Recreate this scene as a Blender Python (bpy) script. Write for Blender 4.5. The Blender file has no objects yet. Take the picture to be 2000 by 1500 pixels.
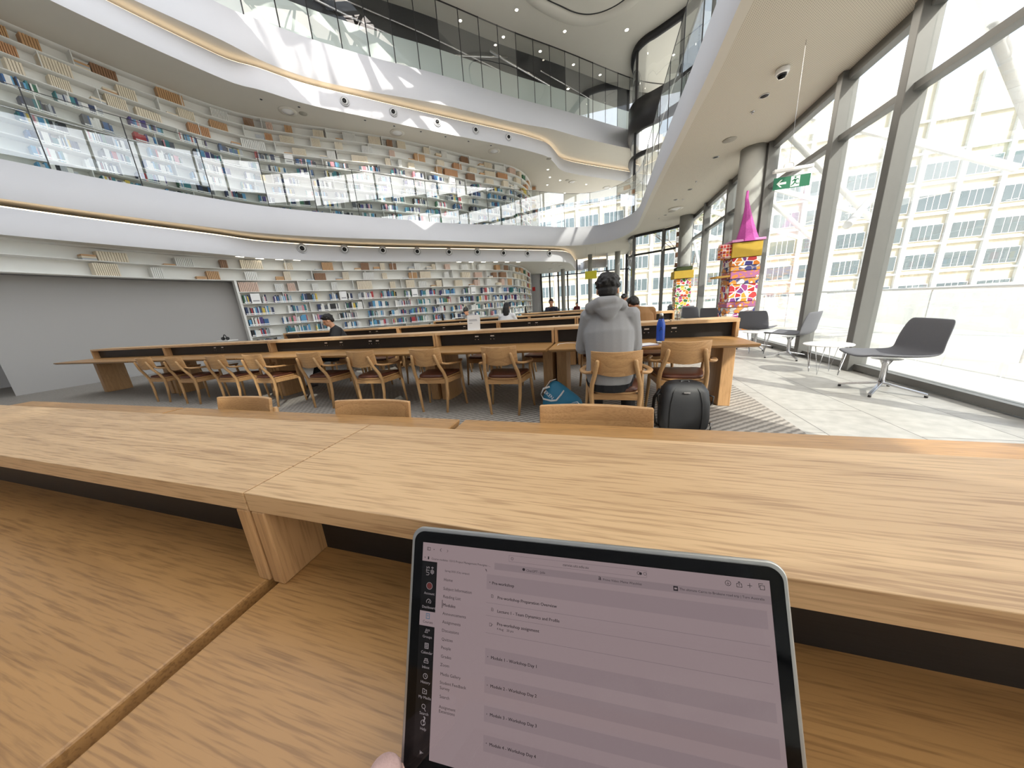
import bpy, bmesh, math, random
import numpy as np
from mathutils import Vector, Matrix, Euler
random.seed(7)
PI = math.pi
SC = bpy.context.scene
COL = SC.collection
R_ = math.radians

# ------------------------------------------------------------------ camera
CAM_H = 1.22; FPX = 592.1
def cam_axes(yaw=-17.31, pitch=14.4, roll=-4.12):
    yaw, pitch, roll = R_(yaw), R_(pitch), R_(roll)
    f = np.array([math.sin(yaw)*math.cos(pitch), math.cos(yaw)*math.cos(pitch), -math.sin(pitch)])
    r0 = np.array([math.cos(yaw), -math.sin(yaw), 0.0]); u0 = np.cross(r0, f)
    r = r0*math.cos(roll)+u0*math.sin(roll); u = -r0*math.sin(roll)+u0*math.cos(roll)
    return r, u, f
CR, CU, CF = cam_axes()
CC = np.array([0.0, 0.0, CAM_H])
cd = bpy.data.cameras.new('camera'); cam = bpy.data.objects.new('camera', cd); COL.objects.link(cam)
cam.matrix_world = Matrix([[CR[0], CU[0], -CF[0], 0], [CR[1], CU[1], -CF[1], 0], [CR[2], CU[2], -CF[2], CAM_H], [0, 0, 0, 1]])
cd.sensor_width = 36; cd.sensor_fit = 'HORIZONTAL'; cd.lens = FPX/2000*36; cd.clip_start = 0.01; cd.clip_end = 300
SC.camera = cam

# ------------------------------------------------------------------ light and exposure
SC.view_settings.view_transform = 'Standard'; SC.view_settings.look = 'None'
SC.view_settings.gamma = 1.0; SC.view_settings.use_curve_mapping = False
SC.view_settings.exposure = 0.25
SC.cycles.use_denoising = True
SC.cycles.max_bounces = 10; SC.cycles.diffuse_bounces = 5; SC.cycles.transparent_max_bounces = 24
SC.cycles.sample_clamp_indirect = 6.0
w = bpy.data.worlds.new('sky'); SC.world = w; w.use_nodes = True
nt = w.node_tree; bg = nt.nodes['Background']
sky = nt.nodes.new('ShaderNodeTexSky'); sky.sky_type = 'NISHITA'; sky.sun_disc = False
sky.sun_elevation = R_(38); sky.sun_rotation = R_(120); sky.air_density = 1.0; sky.dust_density = 2.5
mixw = nt.nodes.new('ShaderNodeMixRGB'); mixw.inputs[0].default_value = 0.55; mixw.inputs[2].default_value = (5.5, 5.7, 6.0, 1)
nt.links.new(sky.outputs[0], mixw.inputs[1]); nt.links.new(mixw.outputs[0], bg.inputs[0])
bg.inputs[1].default_value = 0.42
SUN_DIR = Vector((0.52, -0.56, 0.645)).normalized()     # towards the sun
sd = bpy.data.lights.new('sun', 'SUN'); sd.energy = 6.0; sd.angle = R_(0.6); sd.color = (1.0, 0.95, 0.86)
so = bpy.data.objects.new('sun', sd); COL.objects.link(so)
so.rotation_euler = SUN_DIR.to_track_quat('Z', 'Y').to_euler(); so.location = (20, -20, 30)

def area(name, loc, sx, sy, power, col=(1, 1, 1), rot=(0, 0, 0)):
    a = bpy.data.lights.new(name, 'AREA'); a.shape = 'RECTANGLE'; a.size = sx; a.size_y = sy; a.energy = power; a.color = col
    o = bpy.data.objects.new(name, a); COL.objects.link(o); o.location = loc; o.rotation_euler = rot; return o
area('hall_fill_light', (-5.5, 1.0, 11.7), 12.0, 10.0, 680, (0.93, 0.96, 1.0))          # added fill lamp under the closed ceiling, brightening the reading hall
area('balcony_lamps', (2.6, 1.5, 4.1), 1.2, 14.0, 120, (1.0, 0.93, 0.82))                 # lamps recessed in the balcony soffit
# ------------------------------------------------------------------ pixel helpers (points of the place read off the photograph)
def ray(x, y): return CF+CR*(x-1000)/FPX+CU*(750-y)/FPX
def PZ(x, y, z):
    d = ray(x, y); return CC+d*((z-CAM_H)/d[2])
def PY(x, y, Y):
    d = ray(x, y); return CC+d*(Y/d[1])
def proj(P):
    v = np.array(P, float)-CC; k = v@CF; return 1000+FPX*(v@CR)/k, 750-FPX*(v@CU)/k

# ------------------------------------------------------------------ materials
def srgb(*c):
    o = []
    for v in c:
        v = v/255.0; o.append(v/12.92 if v <= 0.04045 else ((v+0.055)/1.055)**2.4)
    return (o[0], o[1], o[2], 1.0)
MATS = {}
def mat(name, col, rough=0.6, metal=0.0, spec=0.5, noise=0.0, nscale=30.0, bump=0.0, emit=None, estr=0.0):
    if name in MATS: return MATS[name]
    m = bpy.data.materials.new(name); m.use_nodes = True; MATS[name] = m
    n = m.node_tree; b = n.nodes['Principled BSDF']
    b.inputs['Base Color'].default_value = col; b.inputs['Roughness'].default_value = rough
    b.inputs['Metallic'].default_value = metal; b.inputs['Specular IOR Level'].default_value = spec
    if emit: b.inputs['Emission Color'].default_value = emit; b.inputs['Emission Strength'].default_value = estr
    tc = n.nodes.new('ShaderNodeTexCoord'); nz = n.nodes.new('ShaderNodeTexNoise'); nz.inputs['Scale'].default_value = nscale
    nz.inputs['Detail'].default_value = 4; n.links.new(tc.outputs['Object'], nz.inputs['Vector'])
    if noise > 0:
        mr = n.nodes.new('ShaderNodeMapRange'); mr.inputs[3].default_value = 1-noise; mr.inputs[4].default_value = 1+noise
        n.links.new(nz.outputs[0], mr.inputs[0])
        vm = n.nodes.new('ShaderNodeVectorMath'); vm.operation = 'SCALE'; vm.inputs[0].default_value = col[:3]
        n.links.new(mr.outputs[0], vm.inputs['Scale']); n.links.new(vm.outputs[0], b.inputs['Base Color'])
    if bump > 0:
        bp = n.nodes.new('ShaderNodeBump'); bp.inputs['Strength'].default_value = bump; bp.inputs['Distance'].default_value = 0.004
        n.links.new(nz.outputs[0], bp.inputs['Height']); n.links.new(bp.outputs[0], b.inputs['Normal'])
    return m
def wood(name, light, dark, axis=0, scale=1.0, rough=0.38, figure=0.75, fine_k=0.4, fig_k=0.35, rings=16.0):
    m = bpy.data.materials.new(name); m.use_nodes = True; MATS[name] = m
    n = m.node_tree; L = n.links; b = n.nodes['Principled BSDF']
    tc = n.nodes.new('ShaderNodeTexCoord'); mp = n.nodes.new('ShaderNodeMapping')
    s = [scale*5.0]*3; s[axis] = scale*.42; mp.inputs['Scale'].default_value = s
    oi = n.nodes.new('ShaderNodeObjectInfo'); om = n.nodes.new('ShaderNodeVectorMath'); om.operation = 'SCALE'; om.inputs[0].default_value = (7.3, 3.1, 5.7)
    L.new(oi.outputs['Random'], om.inputs['Scale']); oa = n.nodes.new('ShaderNodeVectorMath'); oa.operation = 'ADD'; L.new(tc.outputs['Object'], oa.inputs[0]); L.new(om.outputs[0], oa.inputs[1])
    L.new(oa.outputs[0], mp.inputs[0])
    big = n.nodes.new('ShaderNodeTexNoise'); big.inputs['Scale'].default_value = 0.55; big.inputs['Detail'].default_value = 1.5
    L.new(mp.outputs[0], big.inputs['Vector'])
    mul = n.nodes.new('ShaderNodeMath'); mul.operation = 'MULTIPLY'; mul.inputs[1].default_value = rings
    L.new(big.outputs[0], mul.inputs[0])
    fr = n.nodes.new('ShaderNodeMath'); fr.operation = 'FRACT'; L.new(mul.outputs[0], fr.inputs[0])
    rp = n.nodes.new('ShaderNodeValToRGB'); cr = rp.color_ramp
    cr.elements[0].position = 0.0; cr.elements[0].color = (0, 0, 0, 1)
    cr.elements[1].position = 0.75; cr.elements[1].color = (figure, figure, figure, 1)
    e = cr.elements.new(0.93); e.color = (1, 1, 1, 1); e = cr.elements.new(1.0); e.color = (0, 0, 0, 1)
    L.new(fr.outputs[0], rp.inputs[0])
    mp2 = n.nodes.new('ShaderNodeMapping'); s2 = [scale*230.0]*3; s2[axis] = scale*10.0; mp2.inputs['Scale'].default_value = s2
    L.new(oa.outputs[0], mp2.inputs[0])
    fine = n.nodes.new('ShaderNodeTexNoise'); fine.inputs['Scale'].default_value = 1.0; fine.inputs['Detail'].default_value = 3
    L.new(mp2.outputs[0], fine.inputs['Vector'])
    rf = n.nodes.new('ShaderNodeValToRGB'); rf.color_ramp.elements[0].position = 0.48; rf.color_ramp.elements[1].position = 0.66
    L.new(fine.outputs[0], rf.inputs[0])
    mx = n.nodes.new('ShaderNodeMixRGB'); mx.blend_type = 'MIX'; mx.inputs[1].default_value = light; mx.inputs[2].default_value = dark
    add = n.nodes.new('ShaderNodeMath'); add.operation = 'MULTIPLY_ADD'; add.inputs[1].default_value = fig_k
    a2 = n.nodes.new('ShaderNodeMath'); a2.operation = 'MULTIPLY'; a2.inputs[1].default_value = fine_k
    L.new(rf.outputs[0], a2.inputs[0]); L.new(rp.outputs[0], add.inputs[0]); L.new(a2.outputs[0], add.inputs[2])
    L.new(add.outputs[0], mx.inputs[0]); L.new(mx.outputs[0], b.inputs['Base Color'])
    b.inputs['Roughness'].default_value = rough; b.inputs['Specular IOR Level'].default_value = 0.45
    bp = n.nodes.new('ShaderNodeBump'); bp.inputs['Strength'].default_value = 0.12; bp.inputs['Distance'].default_value = 0.001
    L.new(fine.outputs[0], bp.inputs['Height']); L.new(bp.outputs[0], b.inputs['Normal'])
    return m
def glass(name, tint=(0.93, 0.96, 0.95, 1), refl=0.10, rmax=.6):
    m = bpy.data.materials.new(name); m.use_nodes = True; MATS[name] = m
    n = m.node_tree; L = n.links; n.nodes.remove(n.nodes['Principled BSDF']); out = n.nodes['Material Output']
    t = n.nodes.new('ShaderNodeBsdfTransparent'); t.inputs[0].default_value = tint
    g = n.nodes.new('ShaderNodeBsdfGlossy'); g.inputs['Roughness'].default_value = 0.0; g.inputs[0].default_value = (0.95, 0.97, 1, 1)
    lw = n.nodes.new('ShaderNodeLayerWeight'); lw.inputs[0].default_value = 0.35
    mr = n.nodes.new('ShaderNodeMapRange'); mr.inputs[3].default_value = refl; mr.inputs[4].default_value = rmax
    L.new(lw.outputs['Fresnel'], mr.inputs[0])
    mx = n.nodes.new('ShaderNodeMixShader'); L.new(mr.outputs[0], mx.inputs[0]); L.new(t.outputs[0], mx.inputs[1]); L.new(g.outputs[0], mx.inputs[2])
    L.new(mx.outputs[0], out.inputs[0]); return m
def emis(name, col, s):
    m = bpy.data.materials.new(name); m.use_nodes = True; MATS[name] = m
    b = m.node_tree.nodes['Principled BSDF']; b.inputs['Base Color'].default_value = col
    b.inputs['Emission Color'].default_value = col; b.inputs['Emission Strength'].default_value = s; return m
OAK_X = wood('ash_wood', srgb(208, 174, 132), srgb(132, 96, 62), 0, 1.0, .4, .7, .45, .28, 11.0)
OAK_DESK = wood('oak_desk', srgb(176, 134, 84), srgb(116, 82, 48), 0, 1.0, 0.34, .7, .5, .22, 9.0)
OAK_Z = wood('oak_upright', srgb(190, 150, 106), srgb(136, 100, 64), 2, 1.0, 0.42, .7, .4, .25)
CHAIR_X = wood('chair_ash', srgb(198, 156, 108), srgb(146, 104, 64), 0, 1.6, 0.36)
CHAIR_Z = wood('chair_leg_ash', srgb(200, 160, 112), srgb(156, 116, 76), 2, 2.0, 0.38)
BLACKP = wood('black_stained_panel', srgb(34, 31, 30), srgb(22, 20, 20), 0, 1.2, 0.42)
LEATHER = mat('brown_leather', srgb(92, 52, 38), 0.36, noise=.12, nscale=60, bump=.15)
WHITE = mat('white_plaster', srgb(208, 208, 212), 0.7, noise=.015, nscale=3)
SHELFW = mat('white_shelf', srgb(226, 226, 222), 0.55, noise=.02, nscale=5)
SOFF = mat('warm_white_soffit', srgb(216, 212, 202), 0.8, noise=.015, nscale=3)
GREYM = mat('grey_metal', srgb(112, 112, 110), 0.45, 0.3, noise=.05, nscale=8)
DARKM = mat('dark_bronze_metal', srgb(54, 53, 54), 0.4, 0.3, noise=.05, nscale=8)
BLACK = mat('black_plastic', srgb(18, 18, 19), 0.45, noise=.1, nscale=80)
CHROME = mat('polished_aluminium', srgb(205, 205, 208), 0.22, 1.0, noise=.03, nscale=10)
CONC = mat('concrete', srgb(150, 150, 146), 0.75, noise=.12, nscale=4, bump=.1)
GLASS = glass('clear_glass', (.965, .98, .975, 1), .03, .28); GLASSR = glass('reflective_glass', (0.92, 0.95, 0.94, 1), 0.13, .6)
WARM = emis('warm_led', (1.0, 0.80, 0.56, 1), 2.2)
LAMP = emis('lamp_lens', (1.0, 0.9, 0.72, 1), 14.0)
WHITEP = mat('white_paint', srgb(235, 235, 235), 0.4, noise=.02, nscale=12)
GREYF = mat('charcoal_fabric', srgb(98, 99, 104), 0.85, noise=.12, nscale=220, bump=.2)

# ------------------------------------------------------------------ mesh helpers
class MB:
    def __init__(s): s.v = []; s.f = []; s.m = []; s.sm = []
    def add(s, vs, fs, mi=0, smooth=False):
        o = len(s.v); s.v += [tuple(map(float, p)) for p in vs]
        for f in fs: s.f.append([i+o for i in f]); s.m.append(mi); s.sm.append(smooth)
        return s
    def box(s, x0, x1, y0, y1, z0, z1, mi=0, M=None):
        vs = [(x, y, z) for z in (z0, z1) for y in (y0, y1) for x in (x0, x1)]
        if M is not None: vs = [tuple(M @ Vector(p)) for p in vs]
        return s.add(vs, [(0, 2, 3, 1), (4, 5, 7, 6), (0, 1, 5, 4), (2, 6, 7, 3), (0, 4, 6, 2), (1, 3, 7, 5)], mi)
    def prism(s, pts, z0, z1, mi=0, M=None, smooth=False):
        n = len(pts); vs = [(p[0], p[1], z0) for p in pts]+[(p[0], p[1], z1) for p in pts]
        if M is not None: vs = [tuple(M @ Vector(p)) for p in vs]
        s.add(vs, [tuple(range(n))[::-1], tuple(range(n, 2*n))], mi)
        o = len(s.v)-2*n
        for i in range(n):
            j = (i+1) % n; s.f.append([o+i, o+j, o+n+j, o+n+i]); s.m.append(mi); s.sm.append(smooth)
        return s
    def rings(s, rings, mi=0, cap=True, closed=True, smooth=True):
        n = len(rings[0]); vs = [p for r in rings for p in r]; fs = []
        for a in range(len(rings)-1):
            for i in range(n if closed else n-1):
                j = (i+1) % n; fs.append((a*n+i, a*n+j, (a+1)*n+j, (a+1)*n+i))
        s.add(vs, fs, mi, smooth)
        if cap and closed:
            o = len(s.v)-len(vs)
            s.f.append([o+i for i in range(n)][::-1]); s.m.append(mi); s.sm.append(False)
            s.f.append([o+len(vs)-n+i for i in range(n)]); s.m.append(mi); s.sm.append(False)
        return s
    def tube(s, pts, r, n=8, mi=0, side=None, cap=True):
        pts = [Vector(p) for p in pts]; rs = r if isinstance(r, (list, tuple)) else [r]*len(pts)
        rg = []; ref = Vector(side) if side else None
        for i, p in enumerate(pts):
            t = (pts[min(i+1, len(pts)-1)]-pts[max(i-1, 0)]).normalized()
            if ref is None:
                a = Vector((0, 0, 1)) if abs(t.z) < .9 else Vector((1, 0, 0)); ref = t.cross(a).normalized()
            u = (ref-t*ref.dot(t)).normalized(); v = t.cross(u)
            if side is None: ref = u
            ra, rb = rs[i] if isinstance(rs[i], (tuple, list)) else (rs[i], rs[i])
            rg.append([p+u*math.cos(k*2*PI/n)*ra+v*math.sin(k*2*PI/n)*rb for k in range(n)])
        return s.rings(rg, mi, cap)
    def lathe(s, prof, n=20, mi=0, M=None, cap=True, smooth=True):
        rg = []
        for r, z in prof:
            ring = [Vector((r*math.cos(k*2*PI/n), r*math.sin(k*2*PI/n), z)) for k in range(n)]
            if M is not None: ring = [M @ p for p in ring]
            rg.append(ring)
        return s.rings(rg, mi, cap, True, smooth)
    def ell(s, c, r, mi=0, n=14, M=None):
        rg = []; c = Vector(c)
        for a in range(1, n//2):
            ph = PI*a/(n//2)-PI/2; rg.append([Vector((r[0]*math.cos(ph)*math.cos(k*2*PI/n), r[1]*math.cos(ph)*math.sin(k*2*PI/n), r[2]*math.sin(ph))) for k in range(n)])
        rg = [[(M @ p if M else p)+c for p in q] for q in rg]
        return s.rings(rg, mi)
    def bar(s, a, b, w, h, mi=0):
        a = Vector(a); b = Vector(b); t = (b-a).normalized(); up = Vector((0, 0, 1)) if abs(t.z) < .95 else Vector((0, 1, 0))
        u = t.cross(up).normalized(); v = u.cross(t)
        rg = [[p+u*x*w/2+v*y*h/2 for x, y in ((-1, -1), (1, -1), (1, 1), (-1, 1))] for p in (a, b)]
        return s.rings(rg, mi, True, True, False)
    def build(s, name, mats, parent=None, bevel=0, kind=None, seg=2):
        me = bpy.data.meshes.new(name); me.from_pydata(s.v, [], s.f)
        if not isinstance(mats, (list, tuple)): mats = [mats]
        for m in mats: me.materials.append(m)
        me.polygons.foreach_set('material_index', s.m); me.polygons.foreach_set('use_smooth', s.sm)
        me.update()
        bm = bmesh.new(); bm.from_mesh(me); bmesh.ops.recalc_face_normals(bm, faces=bm.faces); bm.to_mesh(me); bm.free()
        o = bpy.data.objects.new(name, me); COL.objects.link(o)
        if parent: o.parent = parent
        if bevel:
            b = o.modifiers.new('bevel', 'BEVEL'); b.width = bevel; b.segments = seg; b.limit_method = 'ANGLE'; b.angle_limit = R_(40)
        if kind: o['kind'] = kind
        return o
def tag(o, label, cat, group=None, kind=None):
    if kind: o['kind'] = kind
    o['label'] = label; o['category'] = cat
    if group: o['group'] = group
    return o
def empty(name, loc, label, cat, group=None, rz=0.0):
    o = bpy.data.objects.new(name, None); COL.objects.link(o); o.location = loc; o.rotation_euler = (0, 0, rz)
    o.empty_display_size = .1
    return tag(o, label, cat, group)
def kids(o): return [c for c in bpy.data.objects if c.parent == o]
def copy_tree(o, parent=None):
    c = o.copy(); COL.objects.link(c); c.parent = parent
    for ch in kids(o): copy_tree(ch, c)
    return c
def place(proto, used, loc, rz, label, group=None, scale=None):
    o = proto if not used else copy_tree(proto)
    o.location = loc; o.rotation_euler = (0, 0, rz); o['label'] = label
    if group: o['group'] = group
    if scale: o.scale = (scale,)*3
    return o
def catmull(P, n=10):
    P = [np.array(p[:2], float) for p in P]; o = []
    for i in range(len(P)-1):
        a = P[max(i-1, 0)]; b = P[i]; c = P[i+1]; d = P[min(i+2, len(P)-1)]
        for k in range(n):
            t = k/n; o.append(.5*((2*b)+(c-a)*t+(2*a-5*b+4*c-d)*t*t+(3*b-a-3*c+d)*t**3))
    o.append(P[-1]); return np.array(o)
def smooth_path(p, it=6):
    p = p.copy()
    for _ in range(it): p[1:-1] = .5*p[1:-1]+.25*(p[:-2]+p[2:])
    return p
def resample(p, n):
    s = np.r_[0, np.cumsum(np.linalg.norm(np.diff(p, axis=0), axis=1))]; t = np.linspace(0, s[-1], n)
    return np.c_[np.interp(t, s, p[:, 0]), np.interp(t, s, p[:, 1])]
def offset(p, d):
    t = np.gradient(p, axis=0); t /= np.linalg.norm(t, axis=1)[:, None]+1e-9
    return p+d*np.c_[-t[:, 1], t[:, 0]]
def ribbon(mb, rows, mi=0, closed=False):
    """rows: list of (path Nx2, z); skins them in order"""
    mb.rings([[(q[0], q[1], z) for q in p] for p, z in rows], mi, False, closed, True); return mb
def slab_poly(name, pts, z, m, kind='structure', down=True):
    me = bpy.data.meshes.new(name); v = [(p[0], p[1], z) for p in pts]
    me.from_pydata(v, [], [list(range(len(v)))]); me.materials.append(m)
    bm = bmesh.new(); bm.from_mesh(me); bmesh.ops.triangulate(bm, faces=bm.faces); bm.to_mesh(me); bm.free()
    o = bpy.data.objects.new(name, me); COL.objects.link(o)
    if kind: o['kind'] = kind
    return o
def pix_path(P, z, n=160, pre=(), post=(), sm=10):
    q = [PZ(x, y, z)[:2] for x, y in P]
    return resample(smooth_path(resample(catmull(list(pre)+q+list(post), 10), 200), sm), n)
def hit(path, x, y):
    """where the line of sight through a photo point meets the upright surface over a plan path"""
    d = ray(x, y); best = None
    for a, b in zip(path[:-1], path[1:]):
        A = np.array([[d[0], -(b-a)[0]], [d[1], -(b-a)[1]]])
        if abs(np.linalg.det(A)) < 1e-9: continue
        t, s_ = np.linalg.solve(A, a-CC[:2])
        if t > 0 and -0.001 <= s_ <= 1.001 and (best is None or t < best[0]):
            tt = (b-a)/np.linalg.norm(b-a); best = (t, CC+d*t, tt)
    return best[1], best[2]

S = 0.904
# ================================================================== SETTING
Z1B, Z1, Z1T = 3.43, 4.16, 4.95      # ground-floor bulkhead foot, slab soffit, top of the first balcony band
Z2B, Z2, Z2T, Z2C = 7.95, 8.68, 9.58, 11.84
SOUTH = -7.0
preL = [(-12.9*S-0.3, -6), (-13.6*S, -1), (-13.5*S, 4.2*S)]
E3 = [(437,447),(530,457),(680,465),(830,469),(960,474),(1080,480),(1150,478),(1208,466),(1240,447),(1247,435),(1273,375),(1309,300),(1350,215),(1392,128),(1447,0)]
E4 = [(437,391),(520,403),(610,413),(700,421),(800,430),(900,437),(1040,441),(1110,444),(1170,440),(1215,428),(1234,418),(1247,408),(1252,396),(1290,290),(1338,168),(1402,0)]
E1 = [(437,497),(520,505),(700,511),(900,511),(1020,511),(1070,511),(1110,513),(1124,526),(1132,532)]
pE3 = pix_path(E3, Z1, pre=preL, post=[(1.36, 3.5), (1.36, SOUTH)], sm=5)
pE4 = pix_path(E4, Z1T, pre=preL, post=[(1.42, 3.8), (1.42, SOUTH)], sm=5)
pE1 = pix_path(E1, Z1B, pre=preL, post=[(-1.2, 23.6), (0.2, 24.0)], sm=3)
F1 = [(437,155),(502,173),(599,203.5),(717,229),(860,259),(1000,287),(1048,299),(1071,307),(1086,322),(1097,333),(1135,342),(1236,357)]
F3 = [(437,80),(502,115),(602,152),(717,178),(860,203.6),(1000,238),(1077,252),(1141,270),(1236,291)]
F4 = [(437,11),(496,34),(599,73),(717,109),(860,146),(1000,189),(1106,217.5),(1236,255)]
preL3 = [(-9.8, -6), (-10.9, 0), (-11.0, 4.5)]
pF1 = pix_path(F1, Z2B, pre=preL3, post=[(3.0, 23.5)], sm=2)
pF3 = pix_path(F3, Z2, pre=preL3, post=[(3.0, 20.6)], sm=4)
pF4 = pix_path(F4, Z2T, pre=preL3, post=[(3.0, 20.8)], sm=4)
FAC = [(3.435, SOUTH), (3.435, 4), (3.435, 10), (3.435, 15.2), (3.2, 16.2), (2.1, 17.0), (1.7, 17.2), (1.36, 17.6), (1.25, 18.35), (1.45, 19.3), (1.6, 20.4), (1.6, 24.2)]
pFAC = resample(catmull(FAC, 10), 200)
NORTH = 24.2

# floors
tile = bpy.data.materials.new('pale_stone_tiles'); tile.use_nodes = True
n = tile.node_tree; L = n.links; b = n.nodes['Principled BSDF']
tc = n.nodes.new('ShaderNodeTexCoord'); mp = n.nodes.new('ShaderNodeMapping'); mp.inputs['Rotation'].default_value = (0, 0, R_(-30))
mp.inputs['Rotation'].default_value = (0, 0, R_(90))
L.new(tc.outputs['Object'], mp.inputs[0])
br = n.nodes.new('ShaderNodeTexBrick'); br.inputs['Scale'].default_value = 1.0; br.inputs['Brick Width'].default_value = 1.2; br.inputs['Row Height'].default_value = 0.6
br.inputs['Mortar Size'].default_value = 0.004; br.inputs['Color1'].default_value = srgb(168, 166, 160); br.inputs['Color2'].default_value = srgb(160, 158, 153); br.inputs['Mortar'].default_value = srgb(96, 94, 90)
L.new(mp.outputs[0], br.inputs['Vector'])
nz = n.nodes.new('ShaderNodeTexNoise'); nz.inputs['Scale'].default_value = 9; nz.inputs['Detail'].default_value = 6; L.new(tc.outputs['Object'], nz.inputs['Vector'])
ov = n.nodes.new('ShaderNodeMixRGB'); ov.blend_type = 'OVERLAY'; ov.inputs[0].default_value = .35; L.new(br.outputs[0], ov.inputs[1]); L.new(nz.outputs[0], ov.inputs[2])
L.new(ov.outputs[0], b.inputs['Base Color']); b.inputs['Roughness'].default_value = .42
carp = bpy.data.materials.new('ribbed_grey_carpet'); carp.use_nodes = True
n = carp.node_tree; L = n.links; b = n.nodes['Principled BSDF']; b.inputs['Roughness'].default_value = .95
tc = n.nodes.new('ShaderNodeTexCoord')
def wave(rot):
    mp = n.nodes.new('ShaderNodeMapping'); mp.inputs['Rotation'].default_value = (0, 0, R_(rot)); L.new(tc.outputs['Object'], mp.inputs[0])
    wv = n.nodes.new('ShaderNodeTexWave'); wv.inputs['Scale'].default_value = 5.2; wv.inputs['Distortion'].default_value = 1.2; wv.inputs['Detail'].default_value = 2; wv.inputs['Detail Scale'].default_value = 6
    L.new(mp.outputs[0], wv.inputs[0]); return wv
w1, w2 = wave(52), wave(-38)
ck = n.nodes.new('ShaderNodeTexBrick'); ck.inputs['Scale'].default_value = 1; ck.inputs['Brick Width'].default_value = 1.0; ck.inputs['Row Height'].default_value = .5
ck.inputs['Mortar Size'].default_value = 0.0; ck.inputs['Color1'].default_value = (0, 0, 0, 1); ck.inputs['Color2'].default_value = (.35, .35, .35, 1)
L.new(tc.outputs['Object'], ck.inputs[0])
mx = n.nodes.new('ShaderNodeMixRGB'); L.new(ck.outputs[0], mx.inputs[0]); L.new(w1.outputs[0], mx.inputs[1]); L.new(w2.outputs[0], mx.inputs[2])
rp = n.nodes.new('ShaderNodeValToRGB'); rp.color_ramp.elements[0].color = srgb(116, 112, 107); rp.color_ramp.elements[1].color = srgb(162, 157, 150)
rp.color_ramp.elements[0].position = .2; rp.color_ramp.elements[1].position = .75
L.new(mx.outputs[0], rp.inputs[0]); L.new(rp.outputs[0], b.inputs['Base Color'])
bp = n.nodes.new('ShaderNodeBump'); bp.inputs['Strength'].default_value = .6; bp.inputs['Distance'].default_value = .004; L.new(mx.outputs[0], bp.inputs['Height']); L.new(bp.outputs[0], b.inputs['Normal'])
CARX = 1.645
slab_poly('floor', [(-16, SOUTH), (3.5, SOUTH), (3.5, 15.3), (1.7, 17.2), (1.6, NORTH), (-16, NORTH)], 0.0, tile)
o = MB().box(-15.9, CARX, SOUTH+.1, 12.6, 0.001, 0.006).build('floor_carpet', carp, kind='structure')

# first balcony slab: soffit, band, bulkhead, cove light
def upto(path, cond): return [p for p in path if cond(p)]
perf = bpy.data.materials.new('perforated_soffit'); perf.use_nodes = True
n = perf.node_tree; L = n.links; b = n.nodes['Principled BSDF']; b.inputs['Roughness'].default_value = .8
tc = n.nodes.new('ShaderNodeTexCoord'); sc_ = n.nodes.new('ShaderNodeVectorMath'); sc_.operation = 'SCALE'; sc_.inputs['Scale'].default_value = 42
L.new(tc.outputs['Object'], sc_.inputs[0]); fr = n.nodes.new('ShaderNodeVectorMath'); fr.operation = 'FRACTION'; L.new(sc_.outputs[0], fr.inputs[0])
sb = n.nodes.new('ShaderNodeVectorMath'); sb.operation = 'SUBTRACT'; sb.inputs[1].default_value = (.5, .5, 0); L.new(fr.outputs[0], sb.inputs[0])
mm = n.nodes.new('ShaderNodeVectorMath'); mm.operation = 'MULTIPLY'; mm.inputs[1].default_value = (1, 1, 0); L.new(sb.outputs[0], mm.inputs[0])
ln = n.nodes.new('ShaderNodeVectorMath'); ln.operation = 'LENGTH'; L.new(mm.outputs[0], ln.inputs[0])
gt = n.nodes.new('ShaderNodeMath'); gt.operation = 'LESS_THAN'; gt.inputs[1].default_value = .24; L.new(ln.outputs['Value'], gt.inputs[0])
mx = n.nodes.new('ShaderNodeMixRGB'); mx.inputs[1].default_value = srgb(216, 210, 196); mx.inputs[2].default_value = srgb(158, 152, 140)
L.new(gt.outputs[0], mx.inputs[0]); L.new(mx.outputs[0], b.inputs['Base Color'])

inner = offset(pE3, 0.30) if offset(pE3, .3)[-1][0] < pE3[-1][0] else offset(pE3, 0.30)
# left-hand normal of the path points away from the void?  path runs left wall -> back -> right side towards the camera
def away(path, d):
    a = offset(path, d); mid = len(path)//2
    c = np.array([-3.0, 8.0])
    return a if np.linalg.norm(a[mid]-c) > np.linalg.norm(path[mid]-c) else offset(path, -d)
eIn = away(pE3, .13)
outer = [(3.435, SOUTH), (3.435, 15.2), (3.2, 16.2), (2.1, 17.0), (1.36, 17.6), (1.5, 20.4), (1.6, NORTH), (-16, NORTH), (-16, SOUTH)]
# soffit right-hand part is perforated, the back part plain
slab_poly('ceiling_under_balcony', [tuple(p) for p in eIn]+outer, Z1+.004, perf)
ribbon(MB(), [(pE3, Z1), (eIn, Z1)]).build('ceiling_edge_strip', SOFF, kind='structure')
slab_poly('floor_balcony', [tuple(p) for p in away(pE4, .1)]+outer, Z1T-.012, SOFF)
ribbon(MB(), [(pE3, Z1), (pE4, Z1T), (away(pE4, .12), Z1T)]).build('trim_balcony_band', WHITE, kind='structure')
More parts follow.
